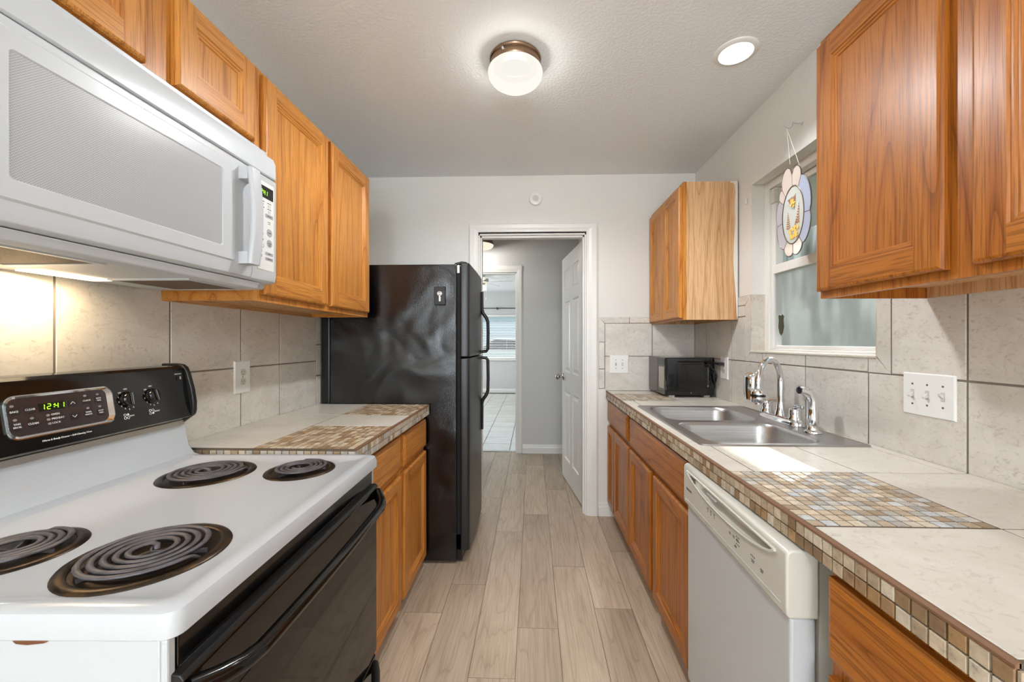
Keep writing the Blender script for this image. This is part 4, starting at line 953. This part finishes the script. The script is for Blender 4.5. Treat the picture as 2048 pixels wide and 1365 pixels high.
m = M(); m.box(-1.185, -1.125, 0.88, 1.04, 1.4135, 1.4157); obj('hood_lamp', m, hood_lit, t)
light('hood_bulb', 'AREA', (-1.15, 0.90, 1.411), 0.9, (1.0, 0.76, 0.46), 0.06, 0.14, direction=(0.0, -0.1, -1))

# ------------------------------------------------------------------ refrigerator
t = thing('refrigerator', 'black top-freezer refrigerator standing beside the doorway', 'fridge', (-0.78, 2.53, 0))
y0, y1 = 2.238, 2.815
m = M(); m.box(-1.150, -0.428, y0, y1, 0.015, 1.688); obj('cabinet', m, fridge_side, t, bevel=0.004)
m = M(); m.box(-1.205, -1.151, y0+0.006, y1-0.006, 0.03, 1.66); obj('rear_cover', m, black_satin, t, bevel=0.012, seg=3)
m = M(); m.box(-0.427, -0.405, y0+0.014, y1-0.014, 0.16, 1.680); obj('door_gasket', m, dark_void, t)
def fdoor(name, z0, z1, hz):
    m = M(); prof = [(-0.404, y0+0.002), (-0.372, y0+0.002), (-0.362, y0+0.006), (-0.357, y0+0.014), (-0.356, y0+0.05), (-0.354, (y0+y1)/2), (-0.356, y1-0.05), (-0.357, y1-0.014), (-0.362, y1-0.006), (-0.372, y1-0.002), (-0.404, y1-0.002)]
    m.prism(prof, 'z', z0, z1); d = obj(name, m, fridge_front, t, bevel=0.004, smooth=35)
    m = M(); hy = y1-0.028
    (za, zb_, zc) = hz   # grip end at the split, arched foot, tail
    s_ = 1 if zb_ > za else -1
    pts = [(-0.356, hy, za), (-0.322, hy, za+0.004*s_), (-0.312, hy, za+0.02*s_), (-0.310, hy, za+(zb_-za)*0.5), (-0.312, hy, zb_-0.05*s_), (-0.322, hy, zb_-0.022*s_), (-0.346, hy, zb_+0.012*s_), (-0.352, hy, zb_+0.04*s_), (-0.352, hy, zc)]
    m.tube(pts, [0.010, 0.011, 0.011, 0.011, 0.011, 0.012, 0.012, 0.010, 0.009], 10); obj('handle', m, black_plastic, d, smooth=60); return d
fdoor('freezer_door', 1.166, 1.696, (1.182, 1.440, 1.60))
fdoor('fridge_door', 0.075, 1.158, (1.142, 0.860, 0.64))
m = M(); m.prism([(-0.44, 1.688), (-0.375, 1.697), (-0.372, 1.702), (-0.40, 1.706), (-0.44, 1.696)], 'y', y0+0.01, y0+0.06); obj('hinge_cover', m, black_plastic, t)
m = M(); m.box(-0.425, -0.412, y0+0.008, y0+0.03, 1.64, 1.685); o = obj('hinge_clip', m, off_white_plastic, t)
m = M(); m.box(-0.44, -0.400, y0+0.02, y1-0.02, 0.012, 0.07); obj('base_grille', m, black_plastic, t)
for a in (y0+0.03, y1-0.06):
    for b in (-1.1, -0.5): m = M(); m.box(b, b+0.04, a, a+0.03, 0.0, 0.018); obj('foot', m, dark_void, t)
# magnetic key box on its flank
t = thing('magnetic_key_box', 'small black magnetic key box stuck on the side of the fridge', 'key holder', (-0.519, 2.232, 1.51))
m = M(); m.box(-0.552, -0.488, 2.226, 2.2375, 1.457, 1.562); bx = obj('case', m, black_plastic, t, bevel=0.004)
m = M(); ky = 2.2245
m.tube([(-0.520+0.012*math.cos(a), ky, 1.522+0.010*math.sin(a)) for a in [2*PI*i/14 for i in range(14)]], 0.0026, 6, closed=True)
m.box(-0.524, -0.516, ky-0.001, ky+0.0015, 1.478, 1.513); m.box(-0.530, -0.510, ky-0.001, ky+0.0015, 1.518, 1.526)
for k in range(3): m.box(-0.516, -0.513, ky-0.001, ky+0.0015, 1.482+k*0.008, 1.486+k*0.008)
o = obj('key_emblem', m, simple('key_silver', srgb(214, 214, 210), 0.35, metal=0.4), bx); o['label'] = 'silver key emblem'

# ------------------------------------------------------------------ dishwasher
t = thing('dishwasher', 'white built-in dishwasher under the long tiled countertop next to the sink cabinet', 'dishwasher', (0.80, 1.08, 0))
y0, y1 = 0.792, 1.369
m = M(); m.box(0.575, 1.10, y0+0.012, y1-0.012, 0.10, 0.825); obj('tub', m, off_white_plastic, t)
m = M(); m.box(0.5165, 0.566, y0+0.006, y1-0.006, 0.115, 0.704); obj('door_panel', m, white_plastic, t, bevel=0.006, seg=3)
m = M(); m.prism([(0.568, 0.706), (0.512, 0.706), (0.507, 0.712), (0.5055, 0.730), (0.5055, 0.828), (0.508, 0.836), (0.516, 0.840), (0.560, 0.840), (0.568, 0.834)], 'y', y0, y1); con = obj('console', m, off_white_plastic, t, bevel=0.004, seg=3, smooth=30)
# crescent scoop of the pull handle, with a raised lower lip
m = M(); cy = (y0+y1)/2; hw = 0.252; n_ = 30; top = []; bot = []
for i in range(n_+1):
    f_ = -1+2*i/n_; yy = cy+0.0+hw*f_; s_ = max(0, 1-f_*f_)**0.62; top.append((yy, 0.824)); bot.append((yy, 0.824-0.040*s_-0.0005))
poly = [q for q in bot if q[0] <= 1.255]+[q for q in top[::-1] if q[0] <= 1.255]
m = M(); m.loft([[(0.490, y_, z_) for y_, z_ in poly], [(0.5056, y_, z_) for y_, z_ in poly], [(0.526, y_+(cy-y_)*0.06, z_+(0.812-z_)*0.25) for y_, z_ in poly]])
cutter = obj('cutter', m, off_white_plastic, t)
bo = con.modifiers.new('recess', 'BOOLEAN'); bo.object = cutter; bo.operation = 'DIFFERENCE'; bo.solver = 'EXACT'
dg = bpy.context.evaluated_depsgraph_get(); me2 = bpy.data.meshes.new_from_object(con.evaluated_get(dg)); con.modifiers.clear(); con.data = me2
bpy.data.objects.remove(cutter)
m = M(); m.tube([(0.504, *b) for b in bot], 0.0035, 8); m.tube([(0.5045, a, 0.823) for a, _ in top], 0.003, 8); obj('handle_lip', m, off_white_plastic, con, smooth=60)
m = M(); m.box(0.5025, 0.506, cy+0.03, cy+0.09, 0.808, 0.8125); obj('latch', m, white_plastic, con)
m = M()
for k in range(5): m.box(0.5046, 0.5056, 1.262, 1.318-0.011*k, 0.8185-0.0050*k, 0.8208-0.0050*k)
obj('air_vent', m, dark_void, con)
m = M(); m.text('FRIGIDAIRE', 0.0088, (0.5051, 1.318, 0.764), (0, -1, 0), (0, 0, 1), (-1, 0, 0), bold=0.00015)
def dash(y_, z_, w_, h_=0.0018): m.box(0.5048, 0.5054, y_-w_/2, y_+w_/2, z_-h_/2, z_+h_/2)
for k in range(3):
    yy = 1.168-0.022*k; dash(yy, 0.7685, 0.011); dash(yy, 0.7645, 0.008); dash(yy, 0.7585, 0.004, 0.003)
for k in range(3):
    yy = 1.030-0.020*k; dash(yy, 0.764, 0.011); dash(yy, 0.760, 0.008)
for k in range(3):
    dash(0.985, 0.770-0.009*k, 0.010); dash(0.985+0.010, 0.770-0.009*k, 0.003, 0.003)
for k in range(3): dash(0.925-0.007*k, 0.762, 0.003, 0.003)
dash(0.918, 0.753, 0.014); dash(0.918, 0.749, 0.010); dash(0.880, 0.752, 0.012); dash(0.880, 0.748, 0.009); dash(1.0, 0.743, 0.010, 0.005)
obj('lettering', m, print_grey, con)
m = M(); m.tube([(0.5052, y0+0.02, 0.727), (0.5052, y1-0.02, 0.727)], 0.0012, 6); obj('trim_line', m, white_plastic, con)
m = M(); m.box(0.60, 1.10, y0+0.012, y1-0.012, 0.0, 0.112); obj('toe_panel', m, off_white_plastic, t)
t.rotation_euler = (0, 0, math.radians(-1.6))

# ------------------------------------------------------------------ countertop microwave with its cord
t = thing('countertop_microwave', 'small black microwave standing on the countertop corner beside the doorway', 'microwave', (0.99, 2.71, 0.9))
X0, X1, Y0, Y1, Z0, Z1 = 0.848, 1.140, 2.545, 2.885, 0.914, 1.152
m = M(); m.box(X0, X1, Y0, Y1, Z0, Z1)
L = [[(a, Y0-n, b) for a, b in rrect(0.905+i_, 1.118-i_, 0.948+i_, 1.128-i_, 0.014, 4)] for i_, n in ((0, 0.0), (0.006, 0.004), (0.014, 0.004), (0.020, 0.001))]
m.loft(L, 0, (False, True))
obj('case', m, black_gloss, t, bevel=0.003)
m = M(); m.box(0.832, X0-0.001, 2.680, Y1, Z0+0.002, Z1-0.002); d = obj('door', m, black_gloss, t, bevel=0.002)
m = M(); m.box(0.8312, 0.8322, 2.692, Y1-0.006, Z0+0.012, Z1-0.012); obj('door_window', m, simple('mirror_glass', srgb(90, 80, 72), 0.06, metal=0.75), d)
m = M(); m.box(0.832, X0-0.001, Y0, 2.678, Z0+0.002, Z1-0.002); cp = obj('control_panel', m, black_gloss, t, bevel=0.002)
m = M(); m.box(0.8308, 0.8322, 2.562, 2.660, 0.955, 1.092); obj('key_panel', m, simple('silver_key_panel', srgb(180, 168, 156), 0.2, metal=0.6), cp)
m = M(); m.box(0.8306, 0.8322, 2.552, 2.672, 1.104, 1.138); obj('clock_window', m, led_back, cp)
for a in (0.865, 1.085):
    for b in (Y0+0.02, Y1-0.05): m = M(); m.box(a, a+0.035, b, b+0.03, 0.9002, 0.9142); obj('foot', m, off_white_plastic, t)
m = M(); m.lathe([(0.004, 0), (0.004, 0.0015), (0.001, 0.002)], (0.995, Y0-0.002, 0.930), 12, 'y'); obj('screw', m, nickel, t)
m = M()
m.tube([(1.108, 2.478, 1.122), (1.095, 2.50, 1.124), (1.085, 2.52, 1.115), (1.090, 2.528, 1.10), (1.112, 2.53, 1.088), (1.132, 2.52, 1.07), (1.136, 2.50, 1.04), (1.128, 2.50, 1.005), (1.118, 2.505, 1.02), (1.122, 2.51, 1.055), (1.134, 2.52, 1.05), (1.136, 2.53, 1.0), (1.146, 2.56, 0.96)], 0.0042, 8)
cd = obj('power_cord', m, black_plastic, t, smooth=60)
m = M(); m.box(1.118, 1.154, 2.438, 2.456, 1.108, 1.126); m.tube([(1.12, 2.447, 1.117), (1.108, 2.478, 1.122)], [0.008, 0.005], 8); obj('plug', m, black_plastic, cd, bevel=0.002)

# ------------------------------------------------------------------ plates on the tile
def plate(t, plane, pos, out, a0, a1, b0, b1):
    m = M(); L = []
    for ins, n in ((0, 0.0), (0, 0.003), (0.003, 0.006)):
        q = [(a0+ins, b0+ins), (a1-ins, b0+ins), (a1-ins, b1-ins), (a0+ins, b1-ins)]
        L.append([(pos+out*n, a, b) if plane == 'x' else (a, pos+out*n, b) for a, b in q])
    m.loft(L); return obj('cover_plate', m, plate_white, t)
def sw(t, plane, pos, out, a, b, up):
    def bx(m, n0, n1, a0, a1, b0, b1):
        lo, hi = sorted((pos+out*n0, pos+out*n1))
        if plane == 'x': m.box(lo, hi, a0, a1, b0, b1)
        else: m.box(a0, a1, lo, hi, b0, b1)
    m = M(); bx(m, 0.0058, 0.0064, a-0.0055, a+0.0055, b-0.0125, b+0.0125); s = obj('switch_slot', m, print_pale, t)
    m = M(); bx(m, 0.006, 0.0068, a-0.0045, a+0.0045, b-0.011, b+0.011)
    L = []
    for n, dz, hh in ((0.0065, 0.0, 0.0055), (0.017, 0.007*up, 0.003)):
        L.append([(pos+out*n, a+i*0.0036, b+dz+j*hh) if plane == 'x' else (a+i*0.0036, pos+out*n, b+dz+j*hh) for i, j in ((-1, -1), (1, -1), (1, 1), (-1, 1))])
    m.loft(L); obj('toggle', m, off_white_plastic, s)
def screws(t, plane, pos, out, pts):
    for a, b in pts:
        m = M(); m.lathe([(0.0032, 0.0055), (0.003, 0.0066*1), (0.0005, 0.0068)] if out > 0 else [(0.0032, -0.0055), (0.003, -0.0066), (0.0005, -0.0068)], (pos, a, b) if plane == 'x' else (a, pos, b), 10, plane)
        obj('screw', m, print_grey, t)
def duplex(t, plane, pos, out, a, bc, only=None):
    for k, b in ((0, bc+0.0195), (1, bc-0.0195)):
        m = M()
        q = [(a+x, b+y) for x, y in rrect(-0.017, 0.017, -0.0145, 0.0145, 0.011, 5)]
        m.loft([[(pos+out*n, u, w) if plane == 'x' else (u, pos+out*n, w) for u, w in q] for n in (0.0058, 0.0078)], 0, (False, True)); s = obj('receptacle', m, off_white_plastic, t)
        m = M()
        for da, db, wa, wb in ((-0.0065, 0.003, 0.0012, 0.0042), (0.0065, 0.003, 0.0012, 0.0035), (0, -0.007, 0.0022, 0.0022)):
            lo, hi = sorted((pos+out*0.0076, pos+out*0.0081)); m.box(lo, hi, a+da-wa, a+da+wa, b+db-wb, b+db+wb)
        obj('slots', m, print_grey, s)
px = XL+0.006
t = thing('wall_outlet', 'white duplex outlet with nothing plugged in, on the tile above the short countertop', 'outlet', (px, 1.632, 1.105), 'wall outlets'); plate(t, 'x', px, 1, 1.588, 1.677, 1.037, 1.171); duplex(t, 'x', px, 1, 1.632, 1.104); screws(t, 'x', px, 1, [(1.632, 1.104)])
px = XR-0.006
t = thing('wall_outlet', 'white duplex outlet behind the small black microwave with a plug in it', 'outlet', (px, 2.449, 1.094), 'wall outlets'); plate(t, 'x', px, -1, 2.404, 2.494, 1.027, 1.161); duplex(t, 'x', px, -1, 2.449, 1.094)
t = thing('light_switch_plate', 'white three-toggle switch plate on the tile below the large wall cabinet', 'switch', (px, 1.206, 1.094), 'switch plates'); plate(t, 'x', px, -1, 1.129, 1.283, 1.031, 1.157)
for k, (a, up) in enumerate(((1.251, -1), (1.206, -1), (1.161, 1))): sw(t, 'x', px, -1, a, 1.094, up)
screws(t, 'x', px, -1, [(a, b) for a in (1.251, 1.206, 1.161) for b in (1.124, 1.064)])
t = thing('light_switch_plate', 'white two-toggle switch plate on the back wall tile', 'switch', (0.621, YB-0.006, 1.09), 'switch plates'); plate(t, 'y', YB-0.006, -1, 0.554, 0.688, 1.025, 1.156)
for a in (0.598, 0.644): sw(t, 'y', YB-0.006, -1, a, 1.0905, 1 if a < 0.62 else -1)
screws(t, 'y', YB-0.006, -1, [(a, b) for a in (0.598, 0.644) for b in (1.1205, 1.0605)])

# ------------------------------------------------------------------ ceiling fixtures
t = thing('ceiling_light', 'round flush-mount ceiling light with a frosted bowl and bronze rim', 'ceiling light', (-0.073, 1.705, H))
m = M(); m.lathe([(0.108, 0.0), (0.110, -0.004), (0.108, -0.010), (0.104, -0.012), (0.106, -0.028), (0.102, -0.038), (0.092, -0.041), (0.06, -0.041)], (-0.073, 1.705, H), 48, caps=(True, False)); obj('rim', m, bronze, t, smooth=35)
m = M(); m.lathe([(0.094, -0.040), (0.106, -0.042), (0.114, -0.050), (0.117, -0.061), (0.114, -0.075), (0.104, -0.090), (0.085, -0.104), (0.058, -0.114), (0.030, -0.119), (0.001, -0.120)], (-0.073, 1.705, H), 48, caps=(False, True)); obj('glass_bowl', m, opal, t, smooth='all')
m = M(); m.dirlathe([(0.006, 0), (0.006, 0.006), (0.004, 0.009), (0.001, 0.010)], (-0.073-0.045, 1.705-0.095, H-0.022), (-0.43, -0.9, 0)); obj('thumb_screw', m, chrome, t, smooth=40)
light('bowl_bulb', 'POINT', (-0.073, 1.705, H-0.098), 19, (0.95, 0.98, 1.0), 0.03)
light('bowl_downlight', 'SPOT', (-0.073, 1.705, H-0.122), 41, (0.94, 0.97, 1.0), 0.06, direction=(0, 0, -1), spot=math.radians(172), blend=0.5)
t = thing('recessed_light', 'round recessed downlight with a glowing lens over the sink side', 'ceiling light', (0.845, 1.69, H))
m = M(); m.lathe([(0.064, -0.003), (0.066, -0.009), (0.082, -0.006), (0.086, -0.001), (0.086, 0.0)], (0.845, 1.69, H), 48, caps=(False, False)); obj('trim_ring', m, trim_paint, t, smooth=50)
m = M(); m.lathe([(0.067, -0.004), (0.05, -0.005), (0.001, -0.0055)], (0.845, 1.69, H), 48, caps=(False, True)); obj('lens', m, lens_lit, t)
light('downlight_lamp', 'SPOT', (0.845, 1.69, H-0.012), 28, (0.94, 0.97, 1.0), 0.05, direction=(0, 0, -1), spot=math.radians(104), blend=0.9)
m = M(); m.lathe([(0.048, 0), (0.048, -0.010), (0.044, -0.020), (0.030, -0.024), (0.001, -0.025)], (0.022, YB, 2.284), 32, 'y'); o = obj('smoke_detector', m, plate_white, smooth=40)
tag(o, 'small round white detector on the wall above the doorway', 'detector')
m = M(); m.lathe([(0.022, -0.024), (0.022, -0.027), (0.001, -0.028)], (0.022, YB, 2.284), 24, 'y'); obj('vent_disc', m, off_white_plastic, o)

# ------------------------------------------------------------------ stained glass hanging in the window, its hook, and small bits
hook_metal = simple('painted_hook', srgb(196, 194, 188), 0.35)
SX = 1.105; hook_tip = Vector((1.105, 1.775, 2.185))
m = M(); hp = Vector((XR, 1.765, 2.195))
m.dirlathe([(0.006, 0), (0.006, 0.003), (0.002, 0.004)], hp, (-1, 0, 0), 10)
pts = [hp, hp+Vector((-0.025, 0, 0.0))]
for i in range(13):
    a = math.radians(90+20-250*i/12+160); pts.append(Vector((1.110+0.018*math.cos(math.radians(20-200*i/12)), 1.770, 2.197+0.018*math.sin(math.radians(20-200*i/12)))))
m.tube(pts, 0.0026, 6); o = obj('screw_hook', m, hook_metal, smooth=60); o.name = 'screw_hook'
tag(o, 'white screw hook in the wall holding the stained glass by its thread', 'hook')
m = M(); hp = Vector((XR, 2.205, 2.03)); m.dirlathe([(0.007, 0), (0.007, 0.004), (0.003, 0.006), (0.003, 0.014), (0.006, 0.018), (0.001, 0.020)], hp, (-1, 0, 0), 10); m.obox(hp+Vector((-0.008, 0, -0.018)), (0, 1, 0), (0, 0, 1), (1, 0, 0), 0.004, 0.014, 0.004)
o = obj('curtain_clip', m, plate_white); tag(o, 'tiny white clip on the wall between the far cabinet and the window', 'clip')
t = thing('stained_glass_panel', 'oval stained glass flower panel hanging in front of the kitchen window', 'suncatcher', (SX, 1.735, 1.60))
sc = Vector((SX, 1.732, 1.790))
def S(a, b, n=0.0): return Vector((sc.x+n, sc.y-a, sc.z+b))     # a to the right as seen from inside, b up
ra, rb = 0.070, 0.122
def oval(k, s_=1.0): return (ra*s_*math.sin(k), rb*s_*math.cos(k))
PETS = [(-42, -3, 0.235, 'peach'), (-3, 30, 0.215, 'peach'), (30, 95, 0.190, 'blue'), (95, 146, 0.182, 'blue'), (146, 180, 0.190, 'cream'), (180, 214, 0.190, 'cream'), (214, 262, 0.170, 'lilac'), (262, 300, 0.165, 'lilac'), (300, 318, 0.172, 'peach')]
gm = {'peach': art_glass('peach_glass', srgb(232, 218, 208)), 'blue': art_glass('pale_blue_glass', srgb(198, 204, 222)), 'cream': art_glass('cream_glass', srgb(240, 226, 212)), 'lilac': art_glass('lilac_glass', srgb(208, 200, 206))}
came = M()
for a0, a1, rr, cc in PETS:
    inner = [oval(math.radians(a0+(a1-a0)*i/8)) for i in range(9)]
    outp = []
    for i in range(9):
        f_ = i/8; ang = math.radians(a0+(a1-a0)*f_); e = math.sin(PI*f_)**0.6
        bb = 0.185 if math.cos(ang) > 0 else 0.172
        k = 0.93+0.10*e+(0.19*e if a0 == -42 else 0.07*e if a0 == -3 else 0.0)
        outp.append((0.112*math.sin(ang)*k, bb*math.cos(ang)*k))
    poly = outp+inner[::-1]
    m = M(); m.loft([[S(a, b, n) for a, b in poly] for n in (-0.0015, 0.0015)]); obj('petal', m, gm[cc], t)
    came.tube([S(a, b) for a, b in outp], 0.0024, 6); came.tube([S(*inner[0]), S(*outp[0])], 0.0024, 6); came.tube([S(*inner[-1]), S(*outp[-1])], 0.0024, 6)
came.tube([S(*oval(2*PI*i/40)) for i in range(40)], 0.0036, 6, closed=True)
obj('lead_came', came, lead, t, smooth=60)
m = M(); m.loft([[S(*oval(2*PI*i/40, 0.99), n) for i in range(40)] for n in (-0.0012, 0.0012)]); med = obj('medallion', m, art_glass('sky_glass', srgb(226, 228, 222)), t)
m = M()
def fern(a, b, L_, w_, ang):
    ca, sa = math.cos(ang), math.sin(ang)
    q = lambda x, y: S(a+x*ca-y*sa, b+x*sa+y*ca, -0.0022)
    n_ = 8
    for i in range(n_):
        y_ = L_*i/n_; w = w_*(1-i/n_)
        for s_ in (-1, 1): m.face([q(0, y_), q(s_*w, y_+L_*0.06), q(s_*w*0.8, y_+L_*0.13), q(0, y_+L_*0.07)])
fern(-0.028, -0.055, 0.075, 0.014, 0.05); fern(0.030, -0.045, 0.085, 0.013, -0.12); fern(0.012, -0.06, 0.04, 0.008, -0.3); fern(-0.004, 0.060, 0.028, 0.02, 1.2); fern(0.006, 0.058, 0.03, 0.014, -0.5)
obj('pressed_fern', m, simple('dried_fern', srgb(158, 96, 54), 0.8), med, recalc=False)
m = M()
for k in range(34):
    if k < 26: a, b = -0.032+0.066*random.random(), -0.098+0.044*random.random()
    else: a, b = -0.008+0.022*random.random(), 0.032+0.03*random.random()
    r_ = 0.005+0.006*random.random()
    m.loft([[S(a+r_*(0.75+0.25*math.cos(5*2*PI*i/15))*math.cos(2*PI*i/15), b+r_*(0.75+0.25*math.cos(5*2*PI*i/15))*math.sin(2*PI*i/15), n) for i in range(15)] for n in (-0.0016, -0.0028-0.0001*k)], 0, (False, True))
obj('pressed_flower', m, simple('dried_yellow_flower', srgb(224, 184, 96), 0.8), med)
m = M()
for a, b in ((-0.020, 0.222), (0.052, 0.166)): m.tube([hook_tip+Vector((0, 0, -0.006)), S(a, b)], 0.0007, 5)
obj('hanging_thread', m, trim_paint, t)
m = M(); bp = [(-0.022, 0.055), (-0.012, 0.064), (0, 0.058), (0.012, 0.064), (0.022, 0.055), (0.018, 0.035), (0.022, 0.0), (0.012, -0.03), (0, -0.042), (-0.012, -0.03), (-0.022, 0.0), (-0.018, 0.035)]
m.loft([[(1.250-n, 2.050+a, 1.325+b) for a, b in bp] for n in (0.0, 0.002)]); o = obj('window_decal', m, simple('olive_badge', srgb(66, 68, 48), 0.6)); tag(o, 'dark shield-shaped decal in the lower corner of the kitchen window glass', 'decal')

# ------------------------------------------------------------------ hallway and living room
t = thing('ceiling_light', 'round flush-mount hallway light seen at the top of the doorway', 'ceiling light', (-0.57, 4.15, H))
m = M(); m.lathe([(0.06, 0.0), (0.06, -0.10), (0.140, -0.11), (0.146, -0.12), (0.168, -0.196), (0.165, -0.199)], (-0.57, 4.15, H), 40, caps=(True, False)); obj('shade', m, simple('hall_bronze', srgb(120, 104, 92), 0.4, metal=0.6), t, smooth=35)
m = M(); m.lathe([(0.163, -0.195), (0.164, -0.205), (0.150, -0.222), (0.10, -0.236), (0.001, -0.241)], (-0.57, 4.15, H), 40, caps=(False, True)); obj('glass_bowl', m, bowl_mat('hall_opal_glass', (1, 0.90, 0.72, 1), 0.62, 0.1), t, smooth='all')
light('hall_bulb', 'POINT', (-0.57, 4.15, H-0.255), 6, (1, 0.97, 0.93), 0.03)
t = thing('ceiling_fan', 'white ceiling fan with a light in the room beyond the hallway', 'ceiling fan', (-0.93, 7.3, H+0.03))
fx, fy = -0.93, 7.3
m = M(); m.lathe([(0.07, 0.0), (0.06, -0.04), (0.02, -0.05), (0.02, -0.07), (0.12, -0.08), (0.13, -0.10), (0.12, -0.14), (0.07, -0.16), (0.05, -0.20)], (fx, fy, H+0.03), 28); obj('motor', m, simple('fan_grey', srgb(178, 180, 176), 0.5), t, smooth=35)
for k in range(5):
    a = 2*PI*k/5-0.12; u = Vector((math.cos(a), math.sin(a), 0)); w = Vector((-math.sin(a), math.cos(a), 0.2)).normalized(); c0 = Vector((fx, fy, H+0.03-0.135))
    m = M(); bl = [(0.12, 0.018), (0.16, 0.03), (0.30, 0.055), (0.52, 0.068), (0.58, 0.05), (0.60, 0.0)]
    poly = [(a_, b_) for a_, b_ in bl]+[(a_, -b_) for a_, b_ in bl[::-1][1:]]
    m.loft([[c0+u*a_+w*b_+Vector((0, 0, n)) for a_, b_ in poly] for n in (-0.003, 0.003)]); obj('blade', m, trim_paint, t)
m = M(); m.lathe([(0.04, 0.0), (0.055, -0.03), (0.06, -0.06), (0.045, -0.09), (0.001, -0.10)], (fx+0.02, fy, H-0.17), 20); obj('lamp_shade', m, bowl_mat('fan_glass', (1, 0.9, 0.7, 1), 2.2, 0.1), t, smooth='all')
light('fan_bulb', 'POINT', (fx+0.02, fy, H-0.21), 14, (1, 0.88, 0.7), 0.02)
m = M(); m.tube([(fx+0.085, fy, H-0.12), (fx+0.085, fy, H-0.40)], 0.002, 5); m.lathe([(0.008, 0.0), (0.012, -0.012), (0.010, -0.025), (0.001, -0.03)], (fx+0.085, fy, H-0.40), 12); obj('pull_chain', m, plate_white, t)
m = M(); m.tube([(-2.25, 9.76, 2.075), (0.25, 9.76, 2.075)], 0.010, 8)
for x in (-2.25, 0.25): m.lathe([(0.001, -0.03), (0.022, -0.02), (0.022, 0.02), (0.001, 0.03)], (x, 9.76, 2.075), 10, 'x')
o = obj('curtain_rod', m, black_satin); tag(o, 'thin black curtain rod above the far living room window', 'curtain rod')
m = M(); m.box(-0.878, -0.862, 9.75, 9.84, 2.045, 2.10); obj('bracket', m, black_satin, o)
w2 = thing('window_2', 'living room window at the end of the hallway view', None, (-1.0, 9.9, 0.83)); w2['kind'] = 'structure'
m = M()
for a, b in ((-2.0, -1.95), (-0.05, 0.0)): m.box(a, b, 9.86, 9.93, 0.83, 1.92)
m.box(-2.0, 0.0, 9.86, 9.93, 0.83, 0.88); m.box(-2.0, 0.0, 9.86, 9.93, 1.87, 1.92); m.box(-2.06, 0.06, 9.78, 9.86, 0.795, 0.83); obj('window_frame', m, trim_paint, w2, bevel=0.003)
m = M(); m.box(-1.95, -0.05, 9.893, 9.897, 0.88, 1.87); obj('pane', m, clear_glass, w2)
t = thing('window_blind', 'white horizontal slat blind over the far living room window', 'blind', (-1.0, 9.81, 0.84))
m = M(); m.box(-1.98, -0.02, 9.79, 9.835, 1.875, 1.915); obj('headrail', m, trim_paint, t)
m = M()
for k in range(25):
    z = 0.875+0.040*k; ang = math.radians(16); d = Vector((0, math.cos(ang), math.sin(ang))); m.obox((-1.0, 9.812, z), (1, 0, 0), d, d.cross(Vector((1, 0, 0))), 0.975, 0.0195, 0.0011)
obj('slats', m, plate_white, t)
m = M(); m.box(-1.975, -0.025, 9.80, 9.826, 0.838, 0.856); obj('bottom_rail', m, trim_paint, t)
m = M()
for x in (-1.75, -1.23, -0.63, -0.25): m.tube([(x, 9.785, 0.85), (x, 9.785, 1.88)], 0.0022, 5)
obj('ladder_cord', m, plate_white, t)

# ------------------------------------------------------------------ outdoors
m = M(); m.box(-14, 16, -9, 26, -0.35, -0.12); o = struct('ground', m, grass_m)
m = M(); m.prism([(XR+0.13, 2.42), (2.18, 2.15), (2.18, 2.19), (XR+0.13, 2.46)], 'y', -0.6, 4.2); struct('roof_eave', m, trim_paint)
m = M(); m.box(-10, 8, 20, 20.2, -0.12, 3.2); m.prism([(19.6, 3.1), (23, 4.6), (23, 4.4), (19.6, 2.95)], 'x', -10, 8); o = obj('house', m, siding_m); tag(o, 'grey house across the street seen through the far blind', 'house')
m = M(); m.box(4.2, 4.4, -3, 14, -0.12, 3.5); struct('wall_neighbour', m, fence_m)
t = thing('car', 'white car parked outside the far living room window', 'car', (-0.55, 15.5, -0.12))
m = M(); m.prism([(-2.6, 0.18), (1.6, 0.18), (1.65, 0.55), (1.2, 0.80), (0.35, 0.92), (-0.15, 1.36), (-1.45, 1.40), (-2.1, 0.98), (-2.62, 0.90)], 'y', 14.7, 16.4); obj('car_body', m, white_enamel, t, bevel=0.05, seg=3)
m = M(); m.prism([(-1.95, 0.97), (-1.42, 1.34), (-0.20, 1.30), (0.22, 0.95)], 'y', 14.69, 14.71); obj('side_glass', m, black_glass, t)
for x in (-1.8, 0.8):
    m = M(); m.lathe([(0.31, -0.1), (0.32, 0.0), (0.31, 0.1)], (x, 14.78, 0.2), 24, 'y'); obj('wheel', m, black_satin, t)
